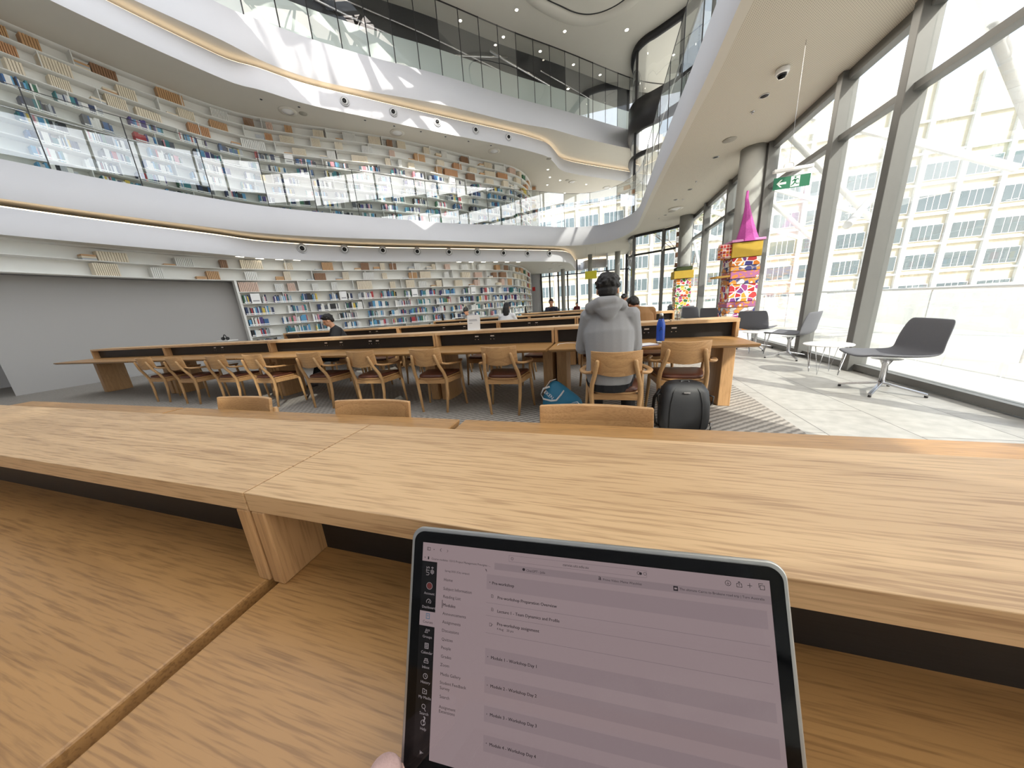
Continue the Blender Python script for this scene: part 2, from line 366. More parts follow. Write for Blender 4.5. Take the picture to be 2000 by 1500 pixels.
# bulkhead
def bulkhead(path, zb, zt, name, m=WHITE):
    ribbon(MB(), [(path, zb), (path, zt), (away(path, .22), zt)]).build(name, m, kind='structure')
bulkhead(pE1, Z1B, Z1-.17, 'trim_bulkhead')
slab_poly('ceiling_low', [tuple(p) for p in pE1]+[(0.6, NORTH), (-16, NORTH), (-16, SOUTH)], Z1B, SOFF)
MB().box(.15, .25, 22.5, NORTH, Z1B, Z1).build('trim_bulkhead_end', WHITE, kind='structure')
o = ribbon(MB(), [(away(pE1, .05), Z1-.16), (away(pE1, .05), Z1-.135), (away(pE1, .12), Z1-.135)]).build('cove_light', WARM)
tag(o, 'warm white strip light in the groove below the first balcony band', 'strip light')
# second balcony
ribbon(MB(), [(pF3, Z2), (pF4, Z2T), (away(pF4, .12), Z2T)]).build('trim_upper_band', WHITE, kind='structure')
outer3 = [(3.0, NORTH), (-16, NORTH), (-16, SOUTH)]
slab_poly('ceiling_upper_soffit', [tuple(p) for p in pF3]+outer3, Z2, SOFF)
slab_poly('floor_upper', [tuple(p) for p in away(pF4, .1)]+outer3, Z2T-.012, SOFF)
bulkhead(pF1, Z2B, Z2-.17, 'trim_upper_bulkhead')
slab_poly('ceiling_upper_low', [tuple(p) for p in pF1]+outer3, Z2B, SOFF)
o = ribbon(MB(), [(away(pF1, .05), Z2-.16), (away(pF1, .05), Z2-.135), (away(pF1, .12), Z2-.135)]).build('cove_light', WARM)
tag(o, 'warm white strip light in the groove below the upper balcony band', 'strip light')
# top storey behind glass
inn = away(pF4, .8)
ribbon(MB(), [(inn, Z2T-.45), (inn, Z2C)]).build('wall_upper_inner', mat('dark_services', srgb(44, 44, 47), .7, noise=.3, nscale=2.5), kind='structure')
ribbon(MB(), [(away(pF4, .30), Z2T-.3), (away(pF4, .30), Z2T+.98)]).build('wall_upper_upstand', mat('pale_upstand', srgb(186, 194, 190), .6), kind='structure')
inn2 = away(pF4, .72)
for k, (i0, i1, z0, z1, r) in enumerate([(70, 110, 11.5, 10.3, .05), (78, 126, 11.6, 10.6, .03), (96, 118, 10.4, 11.5, .04), (112, 140, 11.4, 10.3, .06), (124, 150, 11.3, 10.5, .03), (60, 84, 10.4, 11.5, .025)]):
    i1 = min(i1, len(inn2)-1); o = MB().tube([(inn2[i][0], inn2[i][1], z0+(z1-z0)*(i-i0)/(i1-i0)) for i in range(i0, i1+1, 4)], r, 8).build('service_duct', CHROME)
    tag(o, 'slanting grey service duct on the dark wall behind the topmost glass', 'duct', 'ducts behind the topmost glass')
# top ceiling (with an added, unseen opening that lets sun onto the upper band)
SKY0, SKY1 = 4.6, 9.6
def ceil_with_hole(z, hole):
    mb = MB(); x0, x1, y0, y1 = -16, 3.5, SOUTH, NORTH; hx0, hx1, hy0, hy1 = hole
    mb.box(x0, x1, y0, hy0, z, z+.3); mb.box(x0, x1, hy1, y1, z, z+.3); mb.box(x0, hx0, hy0, hy1, z, z+.3); mb.box(hx1, x1, hy0, hy1, z, z+.3)
    return mb
ceil_with_hole(Z2C, (-8.2, -1.2, 6.0, 9.9)).build('ceiling', SOFF, kind='structure')

# walls (outer shell)
MB().box(-16.2, -16, SOUTH, NORTH, -.1, Z2C+.3).build('wall_left', WHITE, kind='structure')
MB().box(-16.2, -4.6, NORTH, NORTH+.2, -.1, Z2C+.3).build('wall_back', WHITE, kind='structure')
MB().box(-16.2, 3.5, SOUTH-.2, SOUTH, -.1, Z2C+.3).build('wall_front', WHITE, kind='structure')

# ------------------------------------------------------------------ glazing: window wall on the right
wall = 3.435
mY = [-5.6, -3.4, -1.2, 1.0, 3.2, 5.4, 6.6, 8.7, 10.9, 13.05, 15.2]
wr = empty('window_1', (wall, 0, 0), 'floor to ceiling window wall of grey metal mullions along the paved aisle', 'window'); wr['kind'] = 'structure'
for k in ('label', 'category'): del wr[k]
for y in mY:
    MB().box(-.14, .06, y-.06, y+.06, 0, Z1, 0).build('mullion', GREYM, wr, bevel=.006)
for z, h in ((0.02, .08), (3.27, .08), (Z1-.13, .13)):
    MB().box(-.07, .05, SOUTH, 15.2, z, z+h).build('transom', GREYM, wr)
for a, b_ in zip([SOUTH]+mY, mY):
    MB().box(-.008, .008, a+.06, b_-.06, .1, Z1-.1).build('pane', GLASS, wr)
# curved glazed corner and the far glazing
cur = np.array([p for p in pFAC if p[1] > 15.15])
wc = bpy.data.objects.new('window_2', None); COL.objects.link(wc); wc['kind'] = 'structure'
ribbon(MB(), [(cur, .05), (cur, Z1)]).build('pane', GLASSR, wc)
for z0, z1 in ((3.2, 3.28), (Z1-.1, Z1), (0, .08)):
    ribbon(MB(), [(offset(cur, -.05), z0), (offset(cur, -.05), z1), (offset(cur, .05), z1), (offset(cur, .05), z0), (offset(cur, -.05), z0)]).build('transom', DARKM, wc)
for i in (3, int(len(cur)*.18), int(len(cur)*.33), int(len(cur)*.5), int(len(cur)*.72), len(cur)-2):
    p = cur[i]; MB().box(p[0]-.07, p[0]+.07, p[1]-.07, p[1]+.07, 0, Z1).build('mullion', DARKM if i > 20 else GREYM, wc)
wn = bpy.data.objects.new('window_3', None); COL.objects.link(wn); wn['kind'] = 'structure'
for x in (-4.6, -3.95, -3.3, -2.6, -1.9, -.9, .2, 1.5):
    MB().box(x-.05, x+.05, NORTH-.06, NORTH+.1, 0, Z1).build('mullion', DARKM, wn)
MB().box(-4.6, 1.6, NORTH-.01, NORTH+.01, 0, Z1).build('pane', GLASS, wn)
MB().box(-4.6, 1.6, NORTH-.04, NORTH+.06, Z1-1.0, Z1-.93).build('transom', DARKM, wn)
# upper facade: right side above the balcony plus the curved corner
wu = bpy.data.objects.new('window_4', None); COL.objects.link(wu); wu['kind'] = 'structure'
ribbon(MB(), [(pFAC, Z1T-.4), (pFAC, Z2C)]).build('pane', GLASSR, wu)
def fband(z0, z1, m, d=.07):
    ribbon(MB(), [(offset(pFAC, -d), z0), (offset(pFAC, -d), z1), (offset(pFAC, d), z1), (offset(pFAC, d), z0), (offset(pFAC, -d), z0)]).build('transom', m, wu)
fband(Z2C-.22, Z2C, DARKM, .1); fband(8.55, 9.7, DARKM, .16); fband(7.5, 7.62, DARKM, .12); fband(Z1T-.45, Z1T-.3, DARKM)
for i in [8, 22, 36, 50, 64, 78, 92, 106, 120]+[132, 146, 158, 170, 185]:
    p = pFAC[i]; MB().box(p[0]-.05, p[0]+.05, p[1]-.05, p[1]+.05, Z1T-.4, Z2C).build('mullion', DARKM, wu)

# glass balustrade of the first balcony
bal = away(pE4, .06)
bo = empty('glass_balustrade', (0, 0, 0), 'clear glass balustrade with slim handrail along the first balcony edge', 'balustrade')
seg = resample(bal, 200)
for i in range(14, 196, 5):
    ribbon(MB(), [(seg[i:i+6:5], Z1T+.01), (seg[i:i+6:5], Z1T+1.55)]).build('glass_panel', GLASSR, bo)
for i in range(14, 200, 5):
    p = seg[i]; MB().box(p[0]-.008, p[0]+.008, p[1]-.008, p[1]+.008, Z1T, Z1T+1.55).build('joint', DARKM, bo)
hr = away(pE4, .16)
MB().tube([(p[0], p[1], Z1T+1.12) for p in hr[::2]], .018, 6).build('handrail', CHROME, bo)
MB().tube([(p[0], p[1], Z1T+1.56) for p in bal[::2]], .008, 4).build('top_edge', DARKM, bo)
# full-height glass screen of the top storey
go = empty('glass_screen', (0, 0, 0), 'full height glass screen of the top storey above the upper white band', 'glass screen')
seg = resample(away(pF4, .05), 120)
for i in range(0, 114, 3):
    ribbon(MB(), [(seg[i:i+4:3], Z2T), (seg[i:i+4:3], Z2C)]).build('glass_panel', GLASS, go)
    p = seg[i]; MB().box(p[0]-.012, p[0]+.012, p[1]-.012, p[1]+.012, Z2T, Z2C).build('joint', DARKM, go)
ribbon(MB(), [(seg, Z2C-.05), (seg, Z2C)]).build('top_rail', DARKM, go)

# oval recess of the top ceiling
ov = [PZ(x, y, Z2C)[:2] for x, y in ((1060,-8),(1073,0),(1100,12),(1120,22),(1145,27),(1170,24),(1195,14),(1217,0))]
ov = [PZ(x, y, Z2C)[:2] for x, y in ((1060,-8),(1073,0),(1100,12),(1120,22),(1145,27),(1170,24),(1195,14),(1217,0))]+[np.array(q) for q in ((1.15, 14.7), (1.4, 13.8), (.7, 12.9), (-1.0, 12.4), (-2.5, 12.7), (-2.55, 13.3))]
ovp = resample(catmull(ov+[ov[0]], 8), 121)[:-1]
for _ in range(8): ovp = .5*ovp+.25*(np.roll(ovp, 1, 0)+np.roll(ovp, -1, 0))
ovc = ovp.mean(0)
def offset_c(p, d):
    v = p-ovc; q = p+v/np.linalg.norm(v, axis=1)[:, None]*d; return np.r_[q, q[:1]]
MB().rings([[(q[0], q[1], z) for q in pth] for pth, z in ((offset_c(ovp, 0), Z2C-.004), (offset_c(ovp, .03), Z2C-.02), (offset_c(ovp, .06), Z2C-.004))], 0, False, False).build('trim_ceiling_recess', DARKM, kind='structure')
MB().rings([[(q[0], q[1], z) for q in pth] for pth, z in ((offset_c(ovp, .55), Z2C-.004), (offset_c(ovp, .50), Z2C-.05), (offset_c(ovp, .15), Z2C-.05), (offset_c(ovp, .10), Z2C-.004))], 0, False, False).build('trim_ceiling_lip', SOFF, kind='structure')
exec_marker = 1

# ================================================================== BOOKCASES AND BOOKS
def arc(path):
    return np.r_[0, np.cumsum(np.linalg.norm(np.diff(path, axis=0), axis=1))]
class Curve2:
    def __init__(s, p): s.p = p; s.s = arc(p); s.L = s.s[-1]
    def at(s, t):
        q = np.array([np.interp(t, s.s, s.p[:, 0]), np.interp(t, s.s, s.p[:, 1])])
        a = np.array([np.interp(t-.05, s.s, s.p[:, 0]), np.interp(t-.05, s.s, s.p[:, 1])]); b = np.array([np.interp(t+.05, s.s, s.p[:, 0]), np.interp(t+.05, s.s, s.p[:, 1])])
        d = b-a; d /= np.linalg.norm(d)+1e-9; return q, d
    def sub(s, a, b, n): return np.array([s.at(t)[0] for t in np.linspace(a, b, n)])
B1 = [(437,501),(600,508),(700,509.5),(830,510),(900,511),(990,514),(1022,521),(1034,528),(1040,534)]
pB1 = resample(smooth_path(resample(catmull([(-12.35, 3.0), (-12.3, 5.6)]+[PZ(x, y, Z1B)[:2] for x, y in B1], 10), 240), 8), 240)
pB1 = away(pB1, .12)
B2 = [(437,212),(560,238),(640,250),(760,268),(860,290),(930,308),(1000,325),(1030,345),(1041,372)]
pB2 = resample(smooth_path(resample(catmull([(-12.6, 3.5), (-12.3, 6.3)]+[PZ(x, y, Z2B)[:2] for x, y in B2], 10), 240), 8), 240)
C1, C2 = Curve2(pB1), Curve2(pB2)
# where the lower part of the ground-floor bookcase starts (its white end panel)
s0 = min(np.linspace(.5, 8, 300), key=lambda t: abs(proj((*C1.at(t)[0], 1.2))[0]-(438+(proj((*C1.at(t)[0], 1.2))[1]-553)*.33+18)))
Z_A = [.06, .42, .79, 1.16, 1.54, 1.93, 2.32, 2.71, 3.08, 3.43]
Z_B = [4.63, 4.97, 5.30, 5.63, 5.96, 6.30, 6.64, 6.96, 7.29, 7.62, 7.95]
DEP = .27
def bookcase(C, zs, name, label, lowstart, upper_from):
    root = empty(name, (0, 0, 0), label, 'bookcase')
    full = C.sub(0, C.L, 200); low = C.sub(lowstart, C.L, 200)
    nz_ = len(zs)
    for i, z in enumerate(zs):
        p = full if i >= upper_from else low
        q = away(p, DEP)
        MB().rings([[(a[0], a[1], zz) for a in pp] for pp, zz in ((q, z-.012), (p, z-.012), (p, z+.012), (q, z+.012))], 0, False, False).build('shelf_board', SHELFW, root)
    q = away(low, DEP); ribbon(MB(), [(q, 0 if zs[0] < 1 else zs[0]-.05), (q, zs[upper_from])]).build('back_panel', SHELFW, root)
    q = away(full, DEP); ribbon(MB(), [(q, zs[upper_from]), (q, zs[-1])]).build('back_panel', SHELFW, root)
    return root
def upright(C, s, z0, z1, root, name='divider', w=.022, dep=DEP):
    q, d = C.at(s); nrm = np.array([-d[1], d[0]]);
    if (q+nrm-np.array([-3, 8]))@(q-np.array([-3, 8])) < (q-np.array([-3, 8]))@(q-np.array([-3, 8])): nrm = -nrm
    M = Matrix(((d[0], nrm[0], 0, q[0]), (d[1], nrm[1], 0, q[1]), (0, 0, 1, 0), (0, 0, 0, 1)))
    return MB().box(-w/2, w/2, .004, dep, z0, z1, 0, M).build(name, SHELFW, root)
bc1 = bookcase(C1, Z_A, 'bookcase', 'tall curved white bookcase along the ground floor wall', s0, 7)
bc2 = bookcase(C2, Z_B, 'bookcase', 'curved white bookcase upstairs behind the glass balustrade', 0.2, 0)
upright(C1, s0, 0, Z_A[7], bc1, 'end_panel', .06, DEP+.1)
upright(C1, C1.L-.02, 0, Z1B, bc1, 'end_panel', .05, DEP)

BCOL = {'navy blue': (38, 52, 88), 'sky blue': (88, 150, 190), 'teal': (52, 120, 128), 'white': (222, 222, 218), 'pale grey': (176, 180, 184), 'black': (32, 32, 38),
        'purple': (72, 58, 120), 'red': (168, 52, 56), 'green': (62, 110, 84), 'mid blue': (54, 96, 148), 'yellow': (204, 180, 80), 'dark grey': (84, 88, 96), 'pink': (204, 140, 150),
        'cream': (220, 208, 186), 'tan': (190, 150, 108), 'brown': (142, 106, 78), 'orange': (186, 138, 98), 'salmon': (208, 180, 164)}
BM = {k: mat('book_'+k.replace(' ', '_'), srgb(*v), .5, noise=.06, nscale=40) for k, v in BCOL.items()}
LOWC = ['navy blue']*4+['sky blue']*4+['teal']*3+['white']*11+['pale grey']*4+['black']*3+['purple']*2+['red', 'green', 'mid blue', 'mid blue', 'yellow', 'dark grey', 'dark grey', 'pink']
PAGES = mat('book_paper', srgb(232, 226, 212), .8)
LABELM = mat('spine_label', srgb(238, 238, 236), .6)
books = []   # (root index, C, s centre, z, width, height, depth, colour, labelled, lying)
rng = random.Random(11)
ORD = ['first', 'second', 'third', 'fourth', 'fifth', 'sixth', 'seventh', 'eighth', 'ninth', 'tenth', 'eleventh', 'twelfth', 'thirteenth', 'fourteenth', 'fifteenth', 'sixteenth', 'seventeenth', 'eighteenth', 'nineteenth', 'twentieth']
def ordn(k):
    return ORD[k] if k < len(ORD) else '%d%s' % (k+1, 'th' if 10 <= (k+1) % 100 <= 20 else {1: 'st', 2: 'nd', 3: 'rd'}.get((k+1) % 10, 'th'))
signs = []
def fill(C, zs, case, s_start, s_end, upper, root, lowstart):
    n = len(zs)-1
    for i in range(n):
        a = s_start if (case == 'upstairs' or i >= 7) else max(s_start, lowstart+.05)
        h0 = zs[i+1]-zs[i]-.03; z = zs[i]+.0125; s = a+(.15 if i % 2 else .02)*rng.random(); run = 0
        while s < s_end-.3:
            run += 1; far = (s-lowstart)/(C.L-lowstart)
            if i >= n-upper:                                   # sets of cream, tan and brown volumes with gaps
                base = rng.choice(['cream', 'cream', 'white', 'tan', 'brown', 'salmon', 'cream', 'orange'] if case == 'upstairs' else ['cream', 'cream', 'white', 'cream', 'salmon', 'tan', 'white', 'brown'])
                if far > .8 and rng.random() < .5: base = rng.choice(['red', 'orange', 'yellow', 'green', 'black', 'cream'])
                k = rng.randint(4, 13); hh = h0*rng.uniform(.72, .93); ww = rng.uniform(.032, .05); c0 = 0
                if rng.random() < .35:                       # a small lying pile before the run
                    for q in range(rng.randint(1, 3)):
                        books.append((C, s+.13, z+q*.045, .24, .042, .19, rng.choice(['cream', 'pale grey', 'tan']), False, case, i, run, -1-q))
                    s += .27
                for q in range(k):
                    books.append((C, s+ww/2, z, ww-.009, hh*(1 if q % 3 else .985), .2, base, False, case, i, run, q)); s += ww
                s += rng.uniform(.12, .75)
            else:
                bay = rng.uniform(.5, .82) if case != 'upstairs' else rng.uniform(.42, .72); e = s+bay; q = 0
                while s < e and s < s_end-.05:
                    ww = rng.choice([.018, .022, .028, .034, .042]); hh = h0*rng.uniform(.58, .84)
                    c = rng.choice(LOWC) if case != 'upstairs' else rng.choice(LOWC+['navy blue', 'dark grey', 'black', 'teal', 'pale grey', 'dark grey', 'mid blue', 'navy blue'])
                    if far > .82 and rng.random() < .45: c = rng.choice(['red', 'orange', 'yellow', 'white', 'black', 'dark grey'])
                    for r in range(rng.choice([1, 1, 1, 2, 3])):
                        books.append((C, s+ww/2, z, ww-.0015, hh, .19, c, True, case, i, run, q)); s += ww; q += 1
                s += rng.uniform(.16, .44) if case != 'upstairs' else rng.uniform(.22, .5)
for C, zs, case, st, ls in ((C1, Z_A, 'ground floor', 1.8, s0), (C2, Z_B, 'upstairs', 1.2, .2)):
    fill(C, zs, case, st, C.L-.1, 3, None, ls)
for C, zs, root, st, nn in ((C1, Z_A, bc1, s0+1.2, 9), (C2, Z_B, bc2, 1.5, 10)):
    for i in range(nn):
        s = st+((i*.53) % 1.3)
        while s < C.L-.3:
            upright(C, s, zs[i], zs[i+1], root, 'divider', .016); s += 1.9
q = away(C1.sub(.2, s0, 40), DEP+.25); ribbon(MB(), [(q, 0), (q, Z_A[7])]).build('wall_niche', mat('niche_grey', srgb(170, 168, 166), .8), kind='structure')
# a white sign board stands in the run at these places of the ground-floor bookcase
def frame_at(C, s, z, back=0.0):
    q, d = C.at(s); nrm = np.array([-d[1], d[0]])
    if (nrm@(q-np.array([-3, 8]))) < 0: nrm = -nrm
    return Matrix(((d[0], nrm[0], 0, q[0]+nrm[0]*back), (d[1], nrm[1], 0, q[1]+nrm[1]*back), (0, 0, 1, z), (0, 0, 0, 1)))
def s_at_px(C, px, z):
    return min(np.linspace(.3, C.L-.1, 900), key=lambda t: abs(proj((*C.at(t)[0], z))[0]-px))
sign_px = [(500, 6, C1, Z_A), (671, 6, C1, Z_A), (811, 6, C1, Z_A), (925, 6, C1, Z_A), (565, 7, C2, Z_B), (884, 7, C2, Z_B)]
signs = []
for px, i, C, zs in sign_px:
    ii = 5 if C is C1 else 6
    signs.append((C, s_at_px(C, px, zs[ii]+.15), zs[ii], ii))
slabels = ['white shelf sign between book runs, nearest the white end panel', 'white shelf sign above the seated man in black', 'white shelf sign on the ground floor bookcase, third from the left', 'white shelf sign nearest the curved end of the ground floor bookcase',
           'white shelf sign upstairs behind the left part of the glass', 'white shelf sign upstairs nearer the curved end']
for (C, s, z, ii), lb in zip(signs, slabels):
    books = [b_ for b_ in books if not (b_[0] is C and b_[9] == ii and abs(b_[1]-s) < .17)]
    o = MB().box(-.13, .13, 0, .16, 0, .33).box(-.09, .09, -.002, 0, .06, .10, 1).build('shelf_sign', [WHITEP, mat('grey_print', srgb(150, 150, 154), .7)]); o.matrix_world = frame_at(C, s, z+.0125, .01)
    tag(o, lb, 'sign', 'white signs standing among the books')
# books resting at positions inside the photograph, nearest first, become single things
def vis(b_):
    x, y = proj((*b_[0].at(b_[1])[0], b_[2]+.1)); return 445 < x < 1050 and (b_[2] > .8 if b_[0] is C1 else b_[2] > 5.1)
for k in range(len(books)): pass
cand = [b_ for b_ in books if vis(b_)]
def size_key(b_):
    q = b_[0].at(b_[1])[0]; d = math.hypot(q[0], q[1], b_[2]-1.2); return b_[3]*b_[4]/d**2
cand.sort(key=size_key, reverse=True)
solo = cand[:300]; solo_ids = set(id(b_) for b_ in solo)
meshcache = {}
def book_geo(w_, h_, d_, lying, labelled, mb, M, mi=0, pi=1, li=2):
    mb.box(-w_/2, w_/2, 0, d_, 0, h_, mi, M)
    if lying: mb.box(-w_/2+.004, w_/2+.001, .004, d_-.004, .005, h_-.005, pi, M)
    else: mb.box(-w_/2+.003, w_/2-.003, .004, d_-.003, .004, h_+.0006, pi, M)
    if labelled: mb.box(-w_/2+.0008, w_/2-.0008, -.0006, .004, .02, .055, li, M)
runcount = {}
for b_ in sorted(solo, key=lambda t: (t[8], t[9], t[1])):
    C, s, z, w_, h_, d_, c, lab, case, row, run, q = b_
    n = (len(Z_A)-1 if case == 'ground floor' else len(Z_B)-1)
    key = (round(w_, 3), round(h_, 2), c, lab, q < 0)
    if key not in meshcache:
        mb = MB(); book_geo(w_, round(h_, 2), d_, q < 0, lab, mb, None); o = mb.build('book', [BM[c], PAGES, LABELM]); meshcache[key] = o.data; first = o
    else:
        first = bpy.data.objects.new('book', meshcache[key]); COL.objects.link(first)
    first.matrix_world = frame_at(C, s, z, .02)
    pos = 'lying' if q < 0 else ordn(q)
    wh = ordn(n-1-row)
    bc = 'ground floor' if case == 'ground floor' else 'upstairs'
    if q < 0: lb = '%s book lying flat, layer %d before run %d, %s shelf down, %s bookcase' % (c, -q, run, wh, bc)
    else: lb = '%s book, %s of run %d, %s shelf down, %s bookcase' % (c, ordn(q), run, wh, bc)
    tag(first, lb, 'book', 'books on the %s bookcase' % bc)
cols = list(BCOL)
mb = MB()
for b_ in books:
    if id(b_) in solo_ids: continue
    C, s, z, w_, h_, d_, c, lab, case, row, run, q = b_
    book_geo(w_, h_, d_, q < 0, lab, mb, frame_at(C, s, z, .02), cols.index(c), len(cols), len(cols)+1)
o = mb.build('books', [BM[c] for c in cols]+[PAGES, LABELM]); tag(o, 'the many smaller looking books filling the rest of both white bookcases', 'books', None, 'stuff')

# ================================================================== READING TABLES
DK, LG = .75, .94
def table(modules, yc, label, group=None, ends=(True, True), outs=None):
    """modules: x stations of the uprights; one long double-sided desk"""
    x0, x1 = modules[0], modules[-1]
    t = empty('reading_table', ((x0+x1)/2, yc, 0), label, 'table', group)
    ox = (x0+x1)/2
    for a, b_ in zip(modules[:-1], modules[1:]):
        a_, b2 = a-ox+.004, b_-ox-.004
        for sg in (-1, 1):                                     # desk leaf with an undercut edge
            ys = [sg*.16, sg*.675, sg*.68, sg*.655]
            prof = [(0.02*sg, DK-.032), (0.02*sg, DK), (sg*.68, DK), (sg*.68, DK-.014), (sg*.655, DK-.034)]
            mb = MB(); n_ = len(prof)
            vs = [(a_+.010, y, z) for y, z in prof]+[(b2-.010, y, z) for y, z in prof]
            fs = [tuple(range(n_)), tuple(range(n_, 2*n_))[::-1]]+[(i, (i+1) % n_, n_+(i+1) % n_, n_+i) for i in range(n_)]
            mb.add(vs, fs).build('desk_leaf', OAK_DESK, t, bevel=.004)
        MB().box(a_-.002, b2+.002, -.155, .155, LG-.036, LG).build('ledge', OAK_X, t, bevel=.0012)
        for e, q in ((a_, 1), (b2, -1)):
            MB().box(min(e, e+q*.03), max(e, e+q*.03), -.155, .155, DK, LG-.036).build('divider', OAK_Z, t, bevel=.003)
        p = MB().box(a_+.03, b2-.03, -.062, -.045, DK, LG-.036).box(a_+.03, b2-.03, .045, .062, DK, LG-.036).build('back_panel', BLACKP, t)
    for i, x in enumerate(modules):                            # boat shaped slab legs under the joints
        for q in ((-1, 1) if 0 < i < len(modules)-1 else ((1,) if i == 0 else (-1,))):
            cx = x-ox+q*.085; pts = []
            for k in range(9):
                u = -1+k/4; pts.append((cx+.08*(1-.28*u*u), u*.20))
            for k in range(9):
                u = 1-k/4; pts.append((cx-.08*(1-.28*u*u), u*.20))
            MB().prism(pts, 0.006, DK-.034).build('leg', OAK_Z, t, bevel=.006)
    for x in outs or []:
        for dy, nm in ((-.0635, 1),):
            MB().box(x-ox-.026, x-ox+.026, dy-.003, dy+.002, .852, .868, 0).box(x-ox-.03, x-ox-.018, dy-.003, dy+.002, .815, .823, 1).box(x-ox+.014, x-ox+.026, dy-.003, dy+.002, .815, .823, 1).box(x-ox-.04, x-ox+.04, dy-.001, dy+.002, .80, .875, 2).build('socket', [WHITEP, CHROME, BLACK], t)
    return t
YR = [.461, 3.84, 6.2, 8.48, 10.66]
t1 = table([-4.4, -2.5, -.596, 1.55], YR[0], 'light ash double-sided reading table nearest the camera, under the laptop')
for x in (-.505,):
    MB().lathe([(.0, 0), (.004, 0), (.004, .001), (.006, .001), (.006, 0)], 14, 0, Matrix.Translation((x-(-4.4+1.55)/2, -.064, .865)) @ Euler((R_(90), 0, 0)).to_matrix().to_4x4()).build('screw', CHROME, t1)
    MB().lathe([(.007, 0), (.012, 0), (.012, .002), (.007, .002)], 18, 0, Matrix.Translation((x-(-4.4+1.55)/2, -.062, .865)) @ Euler((R_(90), 0, 0)).to_matrix().to_4x4(), cap=False).build('screw_cup', BLACK, t1)
table([-10.6, -8.1, -5.31, -2.2, -.57, 1.34], YR[1], 'long oak reading table with the blue bottle and the hooded sitter', outs=[-1.62, -1.4, -3.35, -3.22, -4.2, -3.9, -6.8, -6.6, .47, .75])
table([-8.1, -4.55, -2.1, -.5, 1.2], YR[2], 'oak reading table just behind the white notice stand', outs=[-3.4, -1.45, -1.3, -5.4, -5.2, -2.9])
table([-4.95, -3.48, -1.97, -.55, 1.2], YR[3], 'oak reading table at which the long haired woman sits', outs=[-4.1, -1.3, -1.15])
table([-2.75, -.7, 1.1], YR[4], 'oak reading table farthest from the camera, in front of the sitter in navy')

# ------------------------------------------------------------------ wooden armchair
def make_chair():
    t = empty('reading_chair', (0, 0, 0), 'x', 'chair')
    # facing +Y
    for s in (-1, 1):
        MB().tube([(s*.165, -.20, .0), (s*.19, -.185, .25), (s*.20, -.188, .42), (s*.192, -.228, .52), (s*.170, -.277, .61), (s*.150, -.304, .70), (s*.146, -.314, .735), (s*.145, -.316, .746)], [.014, .019, .021, .020, .019, .018, .016, .009], 10).build('leg', CHAIR_Z, t)
        MB().tube([(s*.275, .165, .0), (s*.255, .16, .25), (s*.245, .155, .43), (s*.25, .145, .585)], [.013, .018, .020, .015], 10).build('leg', CHAIR_Z, t)
        arm = catmull([(s*.185, -.240), (s*.250, -.18), (s*.288, -.03), (s*.27, .10), (s*.245, .175)], 6)
        pz = np.interp(np.linspace(0, 1, len(arm)), [0, .2, .6, 1], [.63, .615, .60, .60])
        MB().tube([(a[0], a[1], z) for a, z in zip(arm, pz)], [(.026-.0*k, .014) for k in range(len(arm))], 10, 0, (1, 0, 0)).build('armrest', CHAIR_X, t)
        MB().box(min(s*.19, s*.255), max(s*.19, s*.255), .14, .165, .37, .43).build('corner_rail', CHAIR_X, t, bevel=.004)
    # curved back board
    rg = []
    xs = np.linspace(-.20, .20, 15)
    for x in xs:
        u = x/.20; y = -.285+.050*u*u; top = .815-.008*(1-u*u); bot = .60+.035*u*u-.0; th = .009+.004*(1-u*u)
        rg.append([(x, y-th, bot), (x, y+th, bot), (x, y+th-.03, top), (x, y-th-.03, top)])
    mb = MB().rings(rg, 0, True, True, True)
    mb.build('backrest', CHAIR_X, t, bevel=.004)
    # rails and seat
    MB().box(-.19, .19, -.195, -.172, .37, .425).build('seat_rail', CHAIR_X, t, bevel=.004)
    MB().box(-.24, .24, .145, .168, .37, .425).build('seat_rail', CHAIR_X, t, bevel=.004)
    for s in (-1, 1): MB().bar((s*.195, -.18, .40), (s*.243, .15, .40), .022, .055).build('seat_rail', CHAIR_X, t, bevel=.004)
    def seat(z, g, zt):
        pts = []
        for k in range(28):
            a = k*2*PI/28; cx, cy = math.cos(a), math.sin(a); ex = .42
            x = math.copysign(abs(cx)**ex, cx)*(.205+.035*math.copysign(abs(cy)**ex, cy)+g); y = math.copysign(abs(cy)**ex, cy)*(.195+g)-.005
            pts.append((x, y, z+zt*(x*x*1.2+.10*(y+.1)**2)))
        return pts
    MB().rings([seat(.427, .008, 0.0), seat(.442, .012, .15)], 0).build('seat_board', CHAIR_X, t)
    MB().rings([seat(.442, .004, .15), seat(.455, .012, .15), seat(.472, .004, .1), seat(.480, -.05, .05), seat(.476, -.14, .0)], 0).build('seat_cushion', LEATHER, t)
    return t
chair = make_chair(); used = False
def put_chair(x, y, rz, label, group, s=1.0):
    global used
    c = place(chair, used, (x, y, 0), rz, label, group); used = True; return c
CN = 'oak armchair '
G2 = 'oak armchairs on the near side of the second table'
for i, x in enumerate([-1.09, -2.01, -2.93, -3.79, -4.79, -5.66, -6.55, -7.45]):
    wh = ['nearest the blue bag', 'second from the blue bag along the near side', 'third from the blue bag, near side', 'fourth from the blue bag along the near side', 'fifth from the blue bag, near side of second table', 'sixth from the blue bag, at the left edge', 'seventh from the blue bag, beyond the left edge', 'eighth from the blue bag, beyond the left edge'][i]
    put_chair(x, 3.34+.03*math.sin(i*3), R_([1, 2, 3, 0, -2, 2, 0, 1][i]), CN+wh, G2)
put_chair(.10, 2.835, 0, CN+'under the person in the grey hoodie', G2)
put_chair(.72, 3.31, R_(-2), CN+'behind the black backpack, empty', G2)
